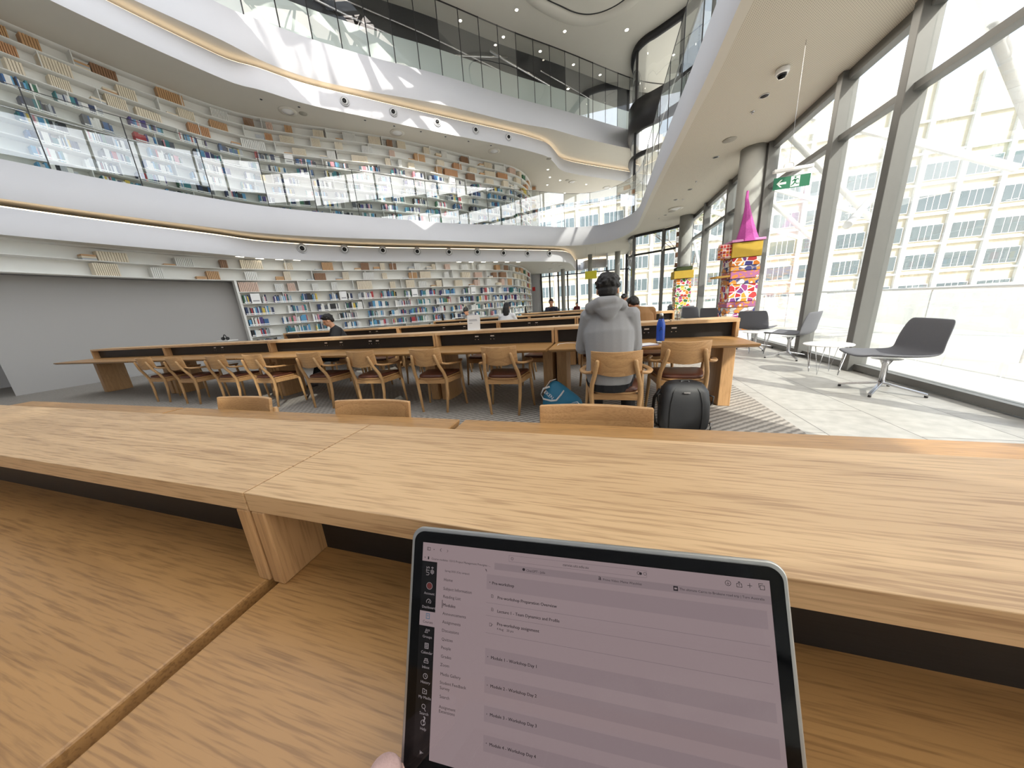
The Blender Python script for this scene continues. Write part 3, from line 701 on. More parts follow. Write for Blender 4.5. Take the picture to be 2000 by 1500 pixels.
for i, (x, y) in enumerate([(-.93, 4.62), (-1.86, 4.62), (-3.05, 4.66), (-3.9, 4.62), (-.05, 4.6), (.62, 4.55)]):
    put_chair(x, y-.02, PI, CN+['on the far side, opposite the one by the blue bag', 'on the far side, left of the notice stand', 'on the far side, two to the right of the man in black', 'on the far side, just right of the man in black', 'on the far side, beyond the grey hoodie', 'on the far side, behind the chair by the backpack'][i], 'oak armchairs on the far side of the second table')
man2c = put_chair(-4.98, 4.86, R_(168), CN+'under the young man in black', 'oak armchairs on the far side of the second table')
for i, (x, y) in enumerate([(-1.09, 1.12), (-.035, 1.10), (-2.0, 1.17)]):
    put_chair(x, .905, PI+R_([2, 0, 0][i]), CN+['at the far edge of the nearest table, middle back showing', 'at the nearest table, its back below the hooded sitter', 'at the far edge of the nearest table, at the left edge'][i], 'chairs across the nearest table').scale = (1.08, 1, 1)
for i, x in enumerate([-5.7, -4.75, -3.85, -3.0, -2.35, -1.05]):
    put_chair(x, 5.62, R_(i*2-4), CN+['at the third table, far left', 'at the third table, back catching sun', 'at the third table behind the plate of sunlight', 'at the third table, left of the notice stand', 'at the third table, behind the notice stand', 'at the third table, right of the notice stand'][i], 'oak armchairs at the third table')
put_chair(.62, 5.45, R_(12), CN+'under the sitter in the brown jacket', 'oak armchairs at the third table')
put_chair(-2.42, 7.68, 0, CN+'under the long haired woman', 'oak armchairs at the fourth table')
put_chair(-4.2, 9.32, PI, CN+'under the sitter in the pale grey shirt', 'oak armchairs at the fourth table')
put_chair(-1.84, 11.55, PI, CN+'under the sitter in navy', 'oak armchairs at the farthest table')

# ================================================================== LAPTOP
def rot3(a, b_, g):
    ca, sa, cb, sb, cg, sg = math.cos(a), math.sin(a), math.cos(b_), math.sin(b_), math.cos(g), math.sin(g)
    return np.array([[ca, -sa, 0], [sa, ca, 0], [0, 0, 1]]) @ np.array([[1, 0, 0], [0, cb, -sb], [0, sb, cb]]) @ np.array([[cg, 0, sg], [0, 1, 0], [-sg, 0, cg]])
LR = rot3(.056, -.396, -.012); K_ = 1.1126
LT = CC+K_*(np.array([-.170, .213, 1.0])-CC); SW, SH = .293*K_, .183*K_
LM = Matrix([[*LR[0], LT[0]], [*LR[1], LT[1]], [*LR[2], LT[2]], [0, 0, 0, 1]])
lap = empty('laptop', (0, 0, 0), 'silver edged open laptop with a course page on its glossy screen', 'laptop')
def rrect(x0, x1, z0, z1, r, n=8):
    pts = []
    for cx, cz, a0 in ((x1-r, z1-r, 0), (x0+r, z1-r, 90), (x0+r, z0+r, 180), (x1-r, z0+r, 270)):
        for k in range(n+1):
            a = R_(a0+90*k/n); pts.append((cx+r*math.cos(a), cz+r*math.sin(a)))
    return pts
BZ = .0105
def platexz(mb, pts, y0, y1, mi=0):
    n_ = len(pts); vs = [(p[0], y0, p[1]) for p in pts]+[(p[0], y1, p[1]) for p in pts]
    fs = [tuple(range(n_)), tuple(range(n_, 2*n_))[::-1]]+[(i, n_+i, n_+(i+1) % n_, (i+1) % n_) for i in range(n_)]
    return mb.add(vs, fs, mi)
lid = platexz(MB(), rrect(-BZ-.004, SW+BZ+.004, -SH-.022, BZ+.0045, .014), .0012, .0055).build('lid', mat('silver_case', srgb(176, 178, 178), .35, .9), lap, bevel=.0012)
lid.matrix_world = LM
GLO = mat('black_glass_bezel', srgb(6, 7, 9), .06, spec=.18)
bz = platexz(MB(), rrect(-BZ, SW+BZ, -SH-.019, BZ+.0005, .0115), 0.0, .0015).build('bezel', GLO, lap); bz.matrix_world = LM
def scrmat(name, col, k=1.0):
    m = bpy.data.materials.new(name); m.use_nodes = True
    b = m.node_tree.nodes['Principled BSDF']; b.inputs['Base Color'].default_value = (.006, .006, .006, 1); b.inputs['Roughness'].default_value = .06; b.inputs['Specular IOR Level'].default_value = .22
    b.inputs['Emission Color'].default_value = col; b.inputs['Emission Strength'].default_value = k; return m
SCK = 0.72
PG = scrmat('page', srgb(146, 128, 130), SCK); PBAR = scrmat('page_band', srgb(137, 120, 123), SCK); TABB = scrmat('tab_strip', srgb(132, 116, 119), SCK)
INK = scrmat('page_ink', srgb(34, 28, 32), SCK); SIDE = scrmat('page_sidebar', srgb(5, 4, 6), SCK); SINK = scrmat('page_sidebar_ink', srgb(150, 140, 142), SCK); LINE = scrmat('page_line', srgb(116, 102, 106), SCK); BLUEI = scrmat('page_blue', srgb(62, 96, 120), SCK); REDI = scrmat('page_red', srgb(92, 40, 38), SCK)
LRi = LR.T
def scr(x, y):
    """photo point -> place on the screen plane (u right, w up; both metres)"""
    d = ray(x, y); nrm = LR[:, 1]; t = nrm@(LT-CC)/(nrm@d); q = LRi@(CC+d*t-LT); return q[0], q[2]
smats = [PG, PBAR, TABB, INK, SIDE, SINK, LINE, BLUEI, REDI]
pg = MB()
def quad(u0, u1, w0, w1, lay, mi): pg.add([(u0, -.0002-lay*.00004, w0), (u1, -.0002-lay*.00004, w0), (u1, -.0002-lay*.00004, w1), (u0, -.0002-lay*.00004, w1)], [(0, 1, 2, 3)], mi)
def poly(pts, lay, mi): pg.add([(p[0], -.0002-lay*.00004, p[1]) for p in pts], [tuple(range(len(pts)))], mi)
quad(0, SW, -SH, 0, 0, 0)
def text(body, p0, x1, mi, rot=0, lay=3, bold=0.0):
    u0, w0 = scr(*p0); 
    if bold > 0 and rot == 0:
        q0 = LT+LR@np.array([u0+.00013, 0, w0]); text(body, proj(q0), x1+.3, mi, rot, lay, 0)
    cu = bpy.data.curves.new('t', 'FONT'); cu.body = body; cu.size = 1.0; cu.resolution_u = 2
    ob = bpy.data.objects.new('t', cu); COL.objects.link(ob); dg = bpy.context.evaluated_depsgraph_get(); me = bpy.data.meshes.new_from_object(ob.evaluated_get(dg))
    vs = np.array([v.co[:] for v in me.vertices]); fs = [tuple(p.vertices) for p in me.polygons]
    bpy.data.objects.remove(ob); bpy.data.curves.remove(cu)
    wd = vs[:, 0].max()-vs[:, 0].min()
    if rot == 0:
        # width in metres: slide along the row until the photo x matches
        us = np.linspace(u0, u0+SW, 400); xs = [proj(LT+LR@np.array([u, 0, w0]))[0] for u in us]; u1 = us[int(np.argmin(np.abs(np.array(xs)-x1)))]
        k = (u1-u0)/wd; P = [(u0+v[0]*k, -.0002-lay*.00004, w0+v[1]*k) for v in vs]
    else:
        k = x1/wd; P = [(u0-v[1]*k, -.0002-lay*.00004, w0+v[0]*k) for v in vs]
    pg.add(P, fs, mi); bpy.data.meshes.remove(me)
def ring_(x, y, r, t, mi, n_=20, lay=3):
    u, w_ = scr(x, y)
    for k in range(n_):
        a, b_ = k*2*PI/n_, (k+1)*2*PI/n_
        poly([(u+math.cos(a)*r, w_+math.sin(a)*r), (u+math.cos(b_)*r, w_+math.sin(b_)*r), (u+math.cos(b_)*(r-t), w_+math.sin(b_)*(r-t)), (u+math.cos(a)*(r-t), w_+math.sin(a)*(r-t))], lay, mi)
def line_(x, y, pts, t, mi, lay=3, sc_=.001):
    u, w_ = scr(x, y); pts = [(u+a*sc_, w_+b_*sc_) for a, b_ in pts]
    for a, b_ in zip(pts[:-1], pts[1:]):
        d = np.array(b_)-np.array(a); d = d/np.linalg.norm(d)*t/2; nn = np.array([-d[1], d[0]])
        poly([tuple(np.array(a)-d+nn), tuple(np.array(b_)+d+nn), tuple(np.array(b_)+d-nn), tuple(np.array(a)-d-nn)], lay, mi)
uS = scr(854, 1104)[0]; wS = scr(822, 1094)[1]
quad(0, uS, -SH, wS, 1, 4)
quad(0, uS, scr(816, 1219)[1], scr(820, 1191)[1], 2, 0)
uT = scr(966, 1101)[0]; quad(uT, SW, scr(966, 1112)[1], scr(966, 1099)[1], 1, 2)
uB = scr(951, 1121)[0]
for a, b_ in (((951, 1121), (950, 1150)), ((948, 1265), (947, 1296)), ((946, 1320), (945, 1352)), ((945, 1377), (944, 1408)), ((943, 1434), (942, 1466))):
    quad(uB, SW-.004, scr(*b_)[1], scr(*a)[1], 1, 1)
for y in (1176, 1201, 1235): quad(uB, SW-.004, scr(950, y)[1]-.0003, scr(950, y)[1], 1, 6)
quad(scr(994, 1090)[0], scr(1262, 1125)[0], scr(994, 1096)[1]-.0003, scr(994, 1096)[1], 1, 6); quad(scr(994, 1082)[0], scr(1262, 1114)[0], scr(994, 1084)[1]-.0003, scr(994, 1084)[1], 1, 6)
quad(scr(1262, 1112)[0], scr(1262, 1112)[0]+.0003, scr(994, 1096)[1], scr(994, 1084)[1], 1, 6); quad(scr(994, 1090)[0], scr(994, 1090)[0]+.0003, scr(994, 1096)[1], scr(994, 1084)[1], 1, 6)
for s_, p0, x1, bd in [
    ('Course modules: 15315 Project Management Principles -...', (843, 1092.5), 958, 0), ('Spring 2025 (City campus)', (869, 1116), 917, 0), ('ChatGPT - Julia', (1028, 1116), 1065, 0), ('canvas.uts.edu.au', (1099, 1105), 1149, 0),
    ('Prime Video: Meine Watchlist', (1177.5, 1133.5), 1254, 0), ('The ultimate Cairns to Brisbane road trip | Turo Australia', (1327, 1152), 1493, 0),
    ('Pre-workshop', (961, 1141), 1004, .009), ('Pre-workshop Preparation Overview', (971.5, 1169.5), 1086.5, .009), ('Lecture 1 - Team Dynamics and Profile', (971, 1196), 1092, .009), ('Pre-workshop assignment', (970.5, 1221), 1052, .009), ('4 Aug    20 pts', (970.5, 1229.5), 1003.5, 0.0),
    ('Module 1 - Workshop Day 1', (958.5, 1286.5), 1047, .009), ('Module 2 - Workshop Day 2', (957.5, 1342), 1047, .009), ('Module 3 - Workshop Day 3', (956.5, 1398), 1047, .009), ('Module 4 - Workshop Day 4', (955.5, 1456), 1046.5, .009),
    ('Home', (867, 1134), 883.5, 0), ('Subject Information', (866, 1151.5), 921, 0), ('Reading List', (865.5, 1167), 899, 0), ('Modules', (865, 1183.5), 889, .009), ('Announcements', (864.5, 1200), 909.5, 0), ('Assignments', (864, 1216.5), 899, 0),
    ('Discussions', (863, 1233), 895.5, 0), ('Quizzes', (862.5, 1250), 884, 0), ('People', (861.5, 1266.5), 880.5, 0), ('Grades', (861, 1283.5), 881, 0), ('Zoom', (860, 1300), 876.5, 0), ('Media Gallery', (860, 1318), 899, 0), ('Student Feedback', (859, 1334.5), 910, 0),
    ('Survey', (859, 1345), 878, 0), ('Search', (858.5, 1362), 877, 0), ('Assignment', (857.5, 1382), 890, 0), ('Extensions', (857, 1390.5), 888, 0)]:
    text(s_, p0, x1, 3, bold=bd)
for s_, p0, x1 in [('Account', (828.5, 1159.5), 848.5), ('Dashboard', (824.5, 1186), 850), ('Groups', (825.5, 1244), 843), ('Calendar', (822.5, 1274.5), 844), ('Inbox', (824.5, 1303.5), 838.5), ('History', (821.5, 1332.5), 839), ('My Media', (817.5, 1361.5), 841), ('Search', (819.5, 1393.5), 836), ('Help', (820.5, 1424), 832.5)]:
    text(s_, p0, x1, 5)
text('Courses', (826, 1215), 845.5, 3)
text('UTS', (838.5, 1124), .0088, 5, rot=1, bold=.03)
for k, (a, b_) in enumerate([(0, 2.6), (-.9, 1.8), (.9, 1.8), (0, 1), (-.9, .2), (.9, .2), (0, -.6), (-1.7, 1.0-.0), (1.7, 1.0), (-1.7, -.6), (1.7, -.6), (-.9, -1.4), (.9, -1.4), (0, -2.2), (0, 4.0), (-.9, 4.8), (.9, 4.8), (0, 5.4)]):
    u, w_ = scr(844.5, 1117); u += a*.001; w_ += b_*.0009; poly([(u-.0006, w_), (u, w_+.0005), (u+.0006, w_), (u, w_-.0005)], 3, 5)
ring_(839, 1144, .0036, .0004, 5); ring_(839, 1144, .0031, .0031, 8, 14)
line_(837.5, 1175, [(-2.4, -1), (-2.6, .6), (-1.4, 2.2), (0, 2.7), (1.4, 2.2), (2.6, .6), (2.4, -1), (1, -1)], .0005, 5); line_(837.5, 1175, [(-.3, -1), (.8, 1)], .0005, 5)
line_(836, 1203, [(-1.8, -2.4), (-1.8, 2.4), (1.8, 2.4), (1.8, -2.4), (-1.8, -2.4)], .0006, 7); ring_(836, 1202, .0009, .0004, 7, 12)
ring_(833.5, 1230, .0011, .0004, 5, 12); line_(833.5, 1234, [(-2, -.6), (-1.2, 1), (.6, 1), (1.2, -.6), (-2, -.6)], .0004, 5); ring_(838, 1231, .0009, .0004, 5, 12)
line_(833.5, 1261, [(-1.9, -2.4), (-1.9, 2.4), (1.9, 2.4), (1.9, -2.4), (-1.9, -2.4)], .0006, 5); line_(833.5, 1261, [(-1.9, .8), (1.9, .8)], .0004, 5); line_(833.5, 1261, [(-1.9, -.8), (1.9, -.8)], .0004, 5); line_(833.5, 1261, [(0, -2.4), (0, 2)], .0004, 5)
line_(832.5, 1291, [(-2.3, -1.6), (-2.3, .4), (-1.5, .4), (-1.5, 2.4), (1.5, 2.4), (1.5, .4), (2.3, .4), (2.3, -1.6), (-2.3, -1.6)], .0005, 5); line_(832.5, 1291, [(-.8, 1.2), (.8, 1.2)], .0004, 5); line_(832.5, 1291, [(-.8, .1), (.8, .1)], .0004, 5)
ring_(831, 1320, .0026, .0005, 5); line_(831, 1320, [(0, 1.4), (0, 0), (1.0, -.8)], .0004, 5)
line_(829.5, 1350, [(-2.2, -2), (-2.2, 2.3), (-.4, 2.3), (0, 1.5), (2.2, 1.5), (2.2, -2), (-2.2, -2)], .0005, 5); poly([(scr(829.5, 1350)[0]-.0005, scr(829.5, 1350)[1]+.0006), (scr(829.5, 1350)[0]+.0007, scr(829.5, 1350)[1]-.0002), (scr(829.5, 1350)[0]-.0005, scr(829.5, 1350)[1]-.001)], 3, 5)
ring_(827.5, 1379, .0022, .0005, 5); line_(829, 1384, [(0, 0), (1.3, -1.8)], .0006, 5)
ring_(826.5, 1411, .0026, .0005, 5); text('?', (824.6, 1415), 828.6, 5)
line_(823.5, 1469.5, [(-1.6, 1.4), (-1.6, -1.4)], .0005, 5); line_(823.5, 1469.5, [(1.6, 0), (-1, 0), (-.2, .9)], .0005, 5); line_(823.5, 1469.5, [(-1, 0), (-.2, -.9)], .0005, 5)
# browser icons
line_(838, 1071.5, [(-1.8, -1.4), (-1.8, 1.4), (1.8, 1.4), (1.8, -1.4), (-1.8, -1.4)], .0004, 3); line_(838, 1071.5, [(-.6, -1.4), (-.6, 1.4)], .0004, 3)
line_(848, 1073, [(-.5, .2), (0, -.3), (.5, .2)], .0004, 3); line_(861, 1074, [(.6, 1.4), (-.6, 0), (.6, -1.4)], .0005, 3); line_(874.5, 1076, [(-.6, 1.2), (.6, 0), (-.6, -1.2)], .0003, 3)
line_(830.5, 1088, [(-.5, -.5), (.5, .5)], .0003, 3); line_(830.5, 1088, [(-.5, .5), (.5, -.5)], .0003, 3); quad(scr(836, 1088)[0], scr(836, 1088)[0]+.0016, scr(836, 1092)[1], scr(836, 1087)[1]+.0003, 3, 3)
ring_(1000.5, 1091, .0013, .0003, 3, 14); ring_(1023, 1112, .0014, .0014, 3, 12); line_(957, 1137, [(-.5, .3), (0, -.3), (.5, .3), (-.5, .3)], .0003, 3)
text('a', (1168.5, 1132), 1174, 3, bold=.04)
u, w_ = scr(1319.5, 1149); poly([(u-.0019, w_-.002), (u+.0019, w_-.002), (u+.0019, w_+.002), (u-.0019, w_+.002)], 3, 3); poly([(u-.0011, w_-.0007), (u+.0008, w_-.0007), (u+.0012, w_), (u+.0008, w_+.0007), (u-.0011, w_+.0007)], 4, 0)
ring_(1247, 1119, .0014, .0004, 3, 14); ring_(1251, 1120, .0012, .0012, 3, 12); ring_(1259.5, 1120.5, .0014, .0003, 3, 14)
ring_(1421.5, 1138.5, .0023, .0004, 3); line_(1421.5, 1138.5, [(0, 1.2), (0, -1), (-.8, -.2)], .0003, 3); line_(1421.5, 1138.5, [(0, -1), (.8, -.2)], .0003, 3)
line_(1443.5, 1141.5, [(-.8, .8), (-1.9, .8), (-1.9, -2), (1.9, -2), (1.9, .8), (.8, .8)], .0004, 3); line_(1443.5, 1141.5, [(0, -.8), (0, 2.4), (-.8, 1.6)], .0004, 3); line_(1443.5, 1141.5, [(0, 2.4), (.8, 1.6)], .0004, 3)
line_(1464, 1143.5, [(-1.6, 0), (1.6, 0)], .0004, 3); line_(1464, 1143.5, [(0, -1.6), (0, 1.6)], .0004, 3)
line_(1488, 1147, [(-1.4, -1.8), (1.8, -1.8), (1.8, 1.4), (-1.4, 1.4), (-1.4, -1.8)], .0004, 3); line_(1485.5, 1144, [(-1.4, -1.4), (-1.4, 1.7), (1.6, 1.7)], .0004, 3)
for y in (1164, 1190): line_(961.5, y, [(-.9, -1.3), (-.9, 1.3), (.4, 1.3), (1, .7), (1, -1.3), (-.9, -1.3)], .0003, 3); line_(961.5, y, [(-.4, 0), (.5, 0)], .0003, 3)
line_(958.5, 1219.5, [(-1.2, -1.4), (-1.2, 1.3), (.8, 1.3), (.8, -1.4), (-1.2, -1.4)], .0003, 3); line_(959.5, 1219.5, [(0, -1), (1.4, .4)], .0004, 3)
for x, y in ((953, 1282), (952, 1337.5), (951, 1394), (950, 1451)): u, w_ = scr(x, y); poly([(u-.0004, w_+.0006), (u+.0005, w_), (u-.0004, w_-.0006)], 3, 3)
quad(scr(863.5, 1180)[0], scr(863.5, 1180)[0]+.0006, scr(863, 1187)[1], scr(863, 1171)[1], 3, 3)
u, w_ = scr(948, 1110); poly([(u, w_), (u+.0008, w_-.0022), (u+.0011, w_-.0014), (u+.0018, w_-.0015)], 3, 3); poly([(u+.0009, w_-.0014), (u+.0014, w_-.003), (u+.0018, w_-.0028), (u+.0013, w_-.0012)], 3, 3)
page = pg.build('screen', smats, lap); page.matrix_world = LM
# base with keyboard, resting on the desk
hc = LT+LR@np.array([SW/2, .004, -SH-.022]); yw = .056
BMX = Matrix.Translation((hc[0], hc[1], .752)) @ Matrix.Rotation(yw, 4, 'Z')
ba = MB().prism([(p[0], p[1]) for p in rrect(-SW/2-BZ-.004, SW/2+BZ+.004, -.232, -.002, .014)], 0, .014).build('keyboard_base', MATS['silver_case'], lap, bevel=.002); ba.matrix_world = BMX
mb = MB()
for r in range(6):
    for c in range(14): mb.box(-.14+c*.02, -.14+c*.02+.0172, -.03-r*.0185-.0155, -.03-r*.0185, .0141, .0152)
k = mb.build('keys', BLACK, lap); k.matrix_world = BMX; k['kind'] = 'stuff'
tp = MB().box(-.07, .07, -.225, -.145, .014, .0143).build('trackpad', mat('trackpad', srgb(150, 152, 152), .4, .8), lap); tp.matrix_world = BMX
hg = MB().tube([(-.13, .0, .012), (.13, .0, .012)], .0055, 10).build('hinge', BLACK, lap); hg.matrix_world = BMX

# ================================================================== PEOPLE
def bake(mb, name, m, parent, voxel, smooth=5, fac=.5):
    o = mb.build(name, m); r = o.modifiers.new('r', 'REMESH'); r.mode = 'VOXEL'; r.voxel_size = voxel; r.use_smooth_shade = True
    sm = o.modifiers.new('s', 'SMOOTH'); sm.factor = fac; sm.iterations = smooth
    dg = bpy.context.evaluated_depsgraph_get(); me = bpy.data.meshes.new_from_object(o.evaluated_get(dg)); old = o.data
    o.modifiers.clear(); o.data = me; me.materials.clear(); me.materials.append(m); bpy.data.meshes.remove(old); o.parent = parent
    for p in me.polygons: p.use_smooth = True
    return o
SKIN = mat('skin', srgb(206, 156, 126), .55, noise=.04, nscale=30)
SKIN2 = mat('tan_skin', srgb(178, 126, 96), .55, noise=.04, nscale=30)
HAIR = mat('black_hair', srgb(22, 19, 18), .6, noise=.3, nscale=120, bump=.6)
HAIRB = mat('dark_brown_hair', srgb(52, 34, 26), .6, noise=.3, nscale=120, bump=.6)
EYE = mat('eye_dark', srgb(24, 18, 16), .2)
LIP = mat('lips', srgb(168, 96, 88), .5)
def hoodmat(name, c, sc=260, k=.16): return mat(name, c, .9, noise=k, nscale=sc, bump=.35)
def hand(mb, wrist, d, up, side, s=1.0, curl=.5):
    d = Vector(d).normalized(); up = Vector(up); up = (up-d*up.dot(d)).normalized(); lat = d.cross(up)*side
    w_ = Vector(wrist)
    mb.tube([w_-d*.03*s, w_+d*.02*s, w_+d*.06*s, w_+d*.085*s], [(.024*s, .018*s), (.034*s, .017*s), (.040*s, .015*s), (.036*s, .012*s)], 10, 0, lat)
    for i, ln in enumerate((.066, .074, .070, .056)):
        b0 = w_+d*.08*s+lat*(.030-.020*i)*s; a = curl*(1+.12*i); p = [b0]; dd = d.copy(); 
        for k in range(3):
            ang = a*.55*(k+1)*.6; q = (d*math.cos(ang)-up*math.sin(ang)); p.append(p[-1]+q*ln*s*(.42, .33, .25)[k])
        mb.tube(p, [.0092*s, .0088*s, .0080*s, .0066*s], 7)
    t0 = w_+d*.025*s+lat*.028*s; t1 = t0+(d*.6+lat*.75-up*.25).normalized()*.036*s; t2 = t1+(d*.9+lat*.25-up*.35).normalized()*.03*s
    mb.tube([t0-lat*.01*s, t0, t1, t2], [.013*s, .012*s, .0105*s, .008*s], 7)
def headm(mb, c, M, s):
    """skull, jaw, nose, ears in the head frame (+Y is the face)"""
    c = Vector(c); T = lambda x, y, z: c+M@Vector((x, y, z))*s
    mb.ell(c+M@Vector((0, -.012, .03))*s, (.076*s, .094*s, .088*s), 0, 16, M)
    mb.ell(c+M@Vector((0, .018, -.028))*s, (.060*s, .068*s, .072*s), 0, 14, M)
    mb.ell(T(0, .052, -.072), (.034*s, .030*s, .026*s), 0, 10, M)
    mb.tube([T(0, .078, .018), T(0, .092, -.008), T(0, .104, -.026), T(0, .090, -.034)], [.008*s, .010*s, .014*s, .010*s], 8)
    mb.ell(T(0, .084, -.052), (.022*s, .010*s, .009*s), 0, 8, M)
    mb.ell(T(0, .078, .024), (.052*s, .014*s, .010*s), 0, 8, M)
    for q in (-1, 1): mb.ell(T(q*.077, -.004, -.008), (.010*s, .020*s, .030*s), 0, 8, M)
def person(name_label, base, face, J, s=1.0, topm=None, legm=None, hairm=HAIR, skin=SKIN, hair='short', voxel=.012, headrot=(0, 0, 0), sleeves=True, hood=False, cap=False, shoem=None, category='person', hands=True, tk=1.0, curl=.5):
    root = empty('person', base, name_label, category, None, face)
    D = dict(pel=(0, 0, .53), waist=(0, .02, .68), chest=(0, .05, .88), sh=(0, .07, 1.01), neck=(0, .10, 1.10), head=(0, .13, 1.215),
             shL=(-.165, .07, 1.00), elL=(-.235, .17, .78), wrL=(-.10, .40, .80), knL=(-.11, .43, .50), anL=(-.12, .42, .10),
             shR=(.165, .07, 1.00), elR=(.235, .17, .78), wrR=(.10, .40, .80), knR=(.11, .43, .50), anR=(.12, .42, .10))
    D.update(J); D = {k: Vector(v)*s if k not in () else v for k, v in D.items()}
    M = Euler((R_(headrot[0]), R_(headrot[1]), R_(headrot[2])), 'XYZ').to_matrix()
    b = MB(); X = (1, 0, 0)
    b.tube([D['pel']-Vector((0, 0, .06))*s, D['pel'], D['waist'], D['chest'], D['sh'], D['sh']*.4+D['neck']*.6], [(.13*s, .09*s), (.15*s, .11*s), (.13*s, .09*s), (.155*s, .10*s), (.15*s, .075*s), (.06*s, .055*s)], 14, 0, X)
    b.tube([D['sh'], D['neck'], D['head']-M@Vector((0, .01, .02))*s], [.062*s, .054*s, .05*s], 10)
    headm(b, D['head'], M, s)
    for q in 'LR':
        b.tube([D['sh'+q], D['el'+q], D['wr'+q]], [.045*s, .036*s, .024*s], 8); b.ell(D['sh'+q], (.05*s,)*3, 0, 8)
        hp = D['pel']+Vector(((-.08 if q == 'L' else .08)*s, .03*s, -.01))
        b.tube([hp, D['kn'+q], D['an'+q]], [.08*s, .055*s, .038*s], 8); b.ell(D['kn'+q], (.056*s,)*3, 0, 8)
        b.tube([D['an'+q], D['an'+q]+Vector((0, .04*s, -.055*s)), D['an'+q]+Vector((0, .15*s, -.07*s))], [.036*s, .036*s, .024*s], 8)
        if hands: hand(b, D['wr'+q], D['wr'+q]-D['el'+q], (0, 0, 1), -1 if q == 'L' else 1, s, curl)
    bake(b, 'body', skin, root, voxel*.62 if voxel < .011 else voxel*.75, 3, .4)
    # top
    t = MB(); e = .022*s*tk
    t.tube([D['pel']-Vector((0, 0, .03))*s, D['pel']+Vector((0, 0, .03))*s, D['waist'], D['chest'], D['sh']+Vector((0, 0, -.01)), D['neck']-Vector((0, .0, .02))*s], [(.165*s, .125*s), (.175*s+e*.3, .13*s), (.155*s+e, .105*s+e), (.172*s+e, .115*s+e), (.155*s+e*.5, .088*s+e*.5), (.068*s, .066*s)], 18, 0, X)
    for q in 'LR':
        cf = D['el'+q]*.12+D['wr'+q]*.88
        mid = D['sh'+q]*.5+D['el'+q]*.5
        t.tube([D['sh']*.45+D['sh'+q]*.55, D['sh'+q], mid, D['el'+q], D['el'+q]*.5+cf*.5, cf], [.072*s, .070*s+e*.4, .060*s+e*.5, .054*s+e*.5, .047*s+e*.3, .034*s+e*.1], 12)
        t.ell(D['sh'+q], (.070*s+e*.3,)*3, 0, 10); t.ell(D['el'+q], (.052*s+e*.4,)*3, 0, 10)
    if hood:
        hN = D['neck']
        t.ell(hN+Vector((0, -.035, -.01))*s, (.115*s, .085*s, .062*s), 0, 14)
        t.tube([hN+Vector(p)*s for p in ((-.13, -.02, -.035), (-.125, -.09, -.015), (-.05, -.115, .018), (.05, -.105, .022), (.115, -.06, -.01), (.12, .0, -.03))], [(.035*s, .035*s), (.052*s, .046*s), (.055*s, .05*s), (.05*s, .046*s), (.04*s, .04*s), (.03*s, .03*s)], 12)
        t.tube([hN+Vector(p)*s for p in ((0, -.10, .03), (.004, -.13, -.03), (.006, -.135, -.085), (.006, -.125, -.135))], [(.125*s, .035*s), (.10*s, .036*s), (.052*s, .028*s), (.012*s, .014*s)], 14, 0, X)
    bake(t, 'hoodie' if hood else 'jacket', topm, root, voxel, 5)
    l = MB()
    l.tube([D['pel']-Vector((0, 0, .09))*s, D['pel']+Vector((0, 0, .02))*s, D['pel']+Vector((0, 0, .07))*s], [(.155*s, .12*s), (.165*s, .125*s), (.15*s, .11*s)], 14, 0, X)
    for q in 'LR':
        hp = D['pel']+Vector(((-.085 if q == 'L' else .085)*s, .02*s, -.02))
        l.tube([hp, hp*.5+D['kn'+q]*.5, D['kn'+q], D['kn'+q]*.5+D['an'+q]*.5, D['an'+q]+Vector((0, 0, .0))], [.098*s, .088*s, .072*s, .062*s, .056*s], 12); l.ell(D['kn'+q], (.074*s,)*3, 0, 10)
    bake(l, 'trousers', legm, root, voxel, 4)
    for q in 'LR':
        a = D['an'+q]; sh = MB()
        sh.tube([a+Vector((0, -.045, -.05))*s, a+Vector((0, .03, -.045))*s, a+Vector((0, .12, -.058))*s, a+Vector((0, .185, -.07))*s], [(.036*s, .034*s), (.044*s, .042*s), (.046*s, .030*s), (.03*s, .018*s)], 12, 0, X)
        sh.ell(a+Vector((0, -.01, -.01))*s, (.048*s, .056*s, .05*s), 0, 10)
        so_ = bake(sh, 'shoe', shoem or BLACK, root, .009, 2)
    # eyes and mouth
    T = lambda x, y, z: D['head']+M@Vector((x, y, z))*s
    ey = MB()
    for q in (-1, 1): ey.ell(T(q*.030, .076, .006), (.011*s, .006*s, .005*s), 0, 8, M)
    ey.build('eyes', EYE, root); MB().ell(T(0, .0925, -.052), (.019*s, .004*s, .005*s), 0, 8, M).build('mouth', LIP, root)
    if cap:
        h = MB(); h.ell(T(0, -.012, .05), (.084*s, .10*s, .075*s), 0, 16, M); h.tube([T(0, .07, .055), T(0, .12, .045), T(0, .155, .035)], [(.07*s, .006*s), (.062*s, .005*s), (.03*s, .004*s)], 12, 0, M@Vector((1, 0, 0)))
        bake(h, 'cap', BLACK, root, .008, 3)
        MB().ell(T(0, .084, .072), (.012*s, .004*s, .012*s), 0, 8, M).build('cap_badge', WHITEP, root)
    h = MB(); rg = random.Random(int(abs(base[0])*100))
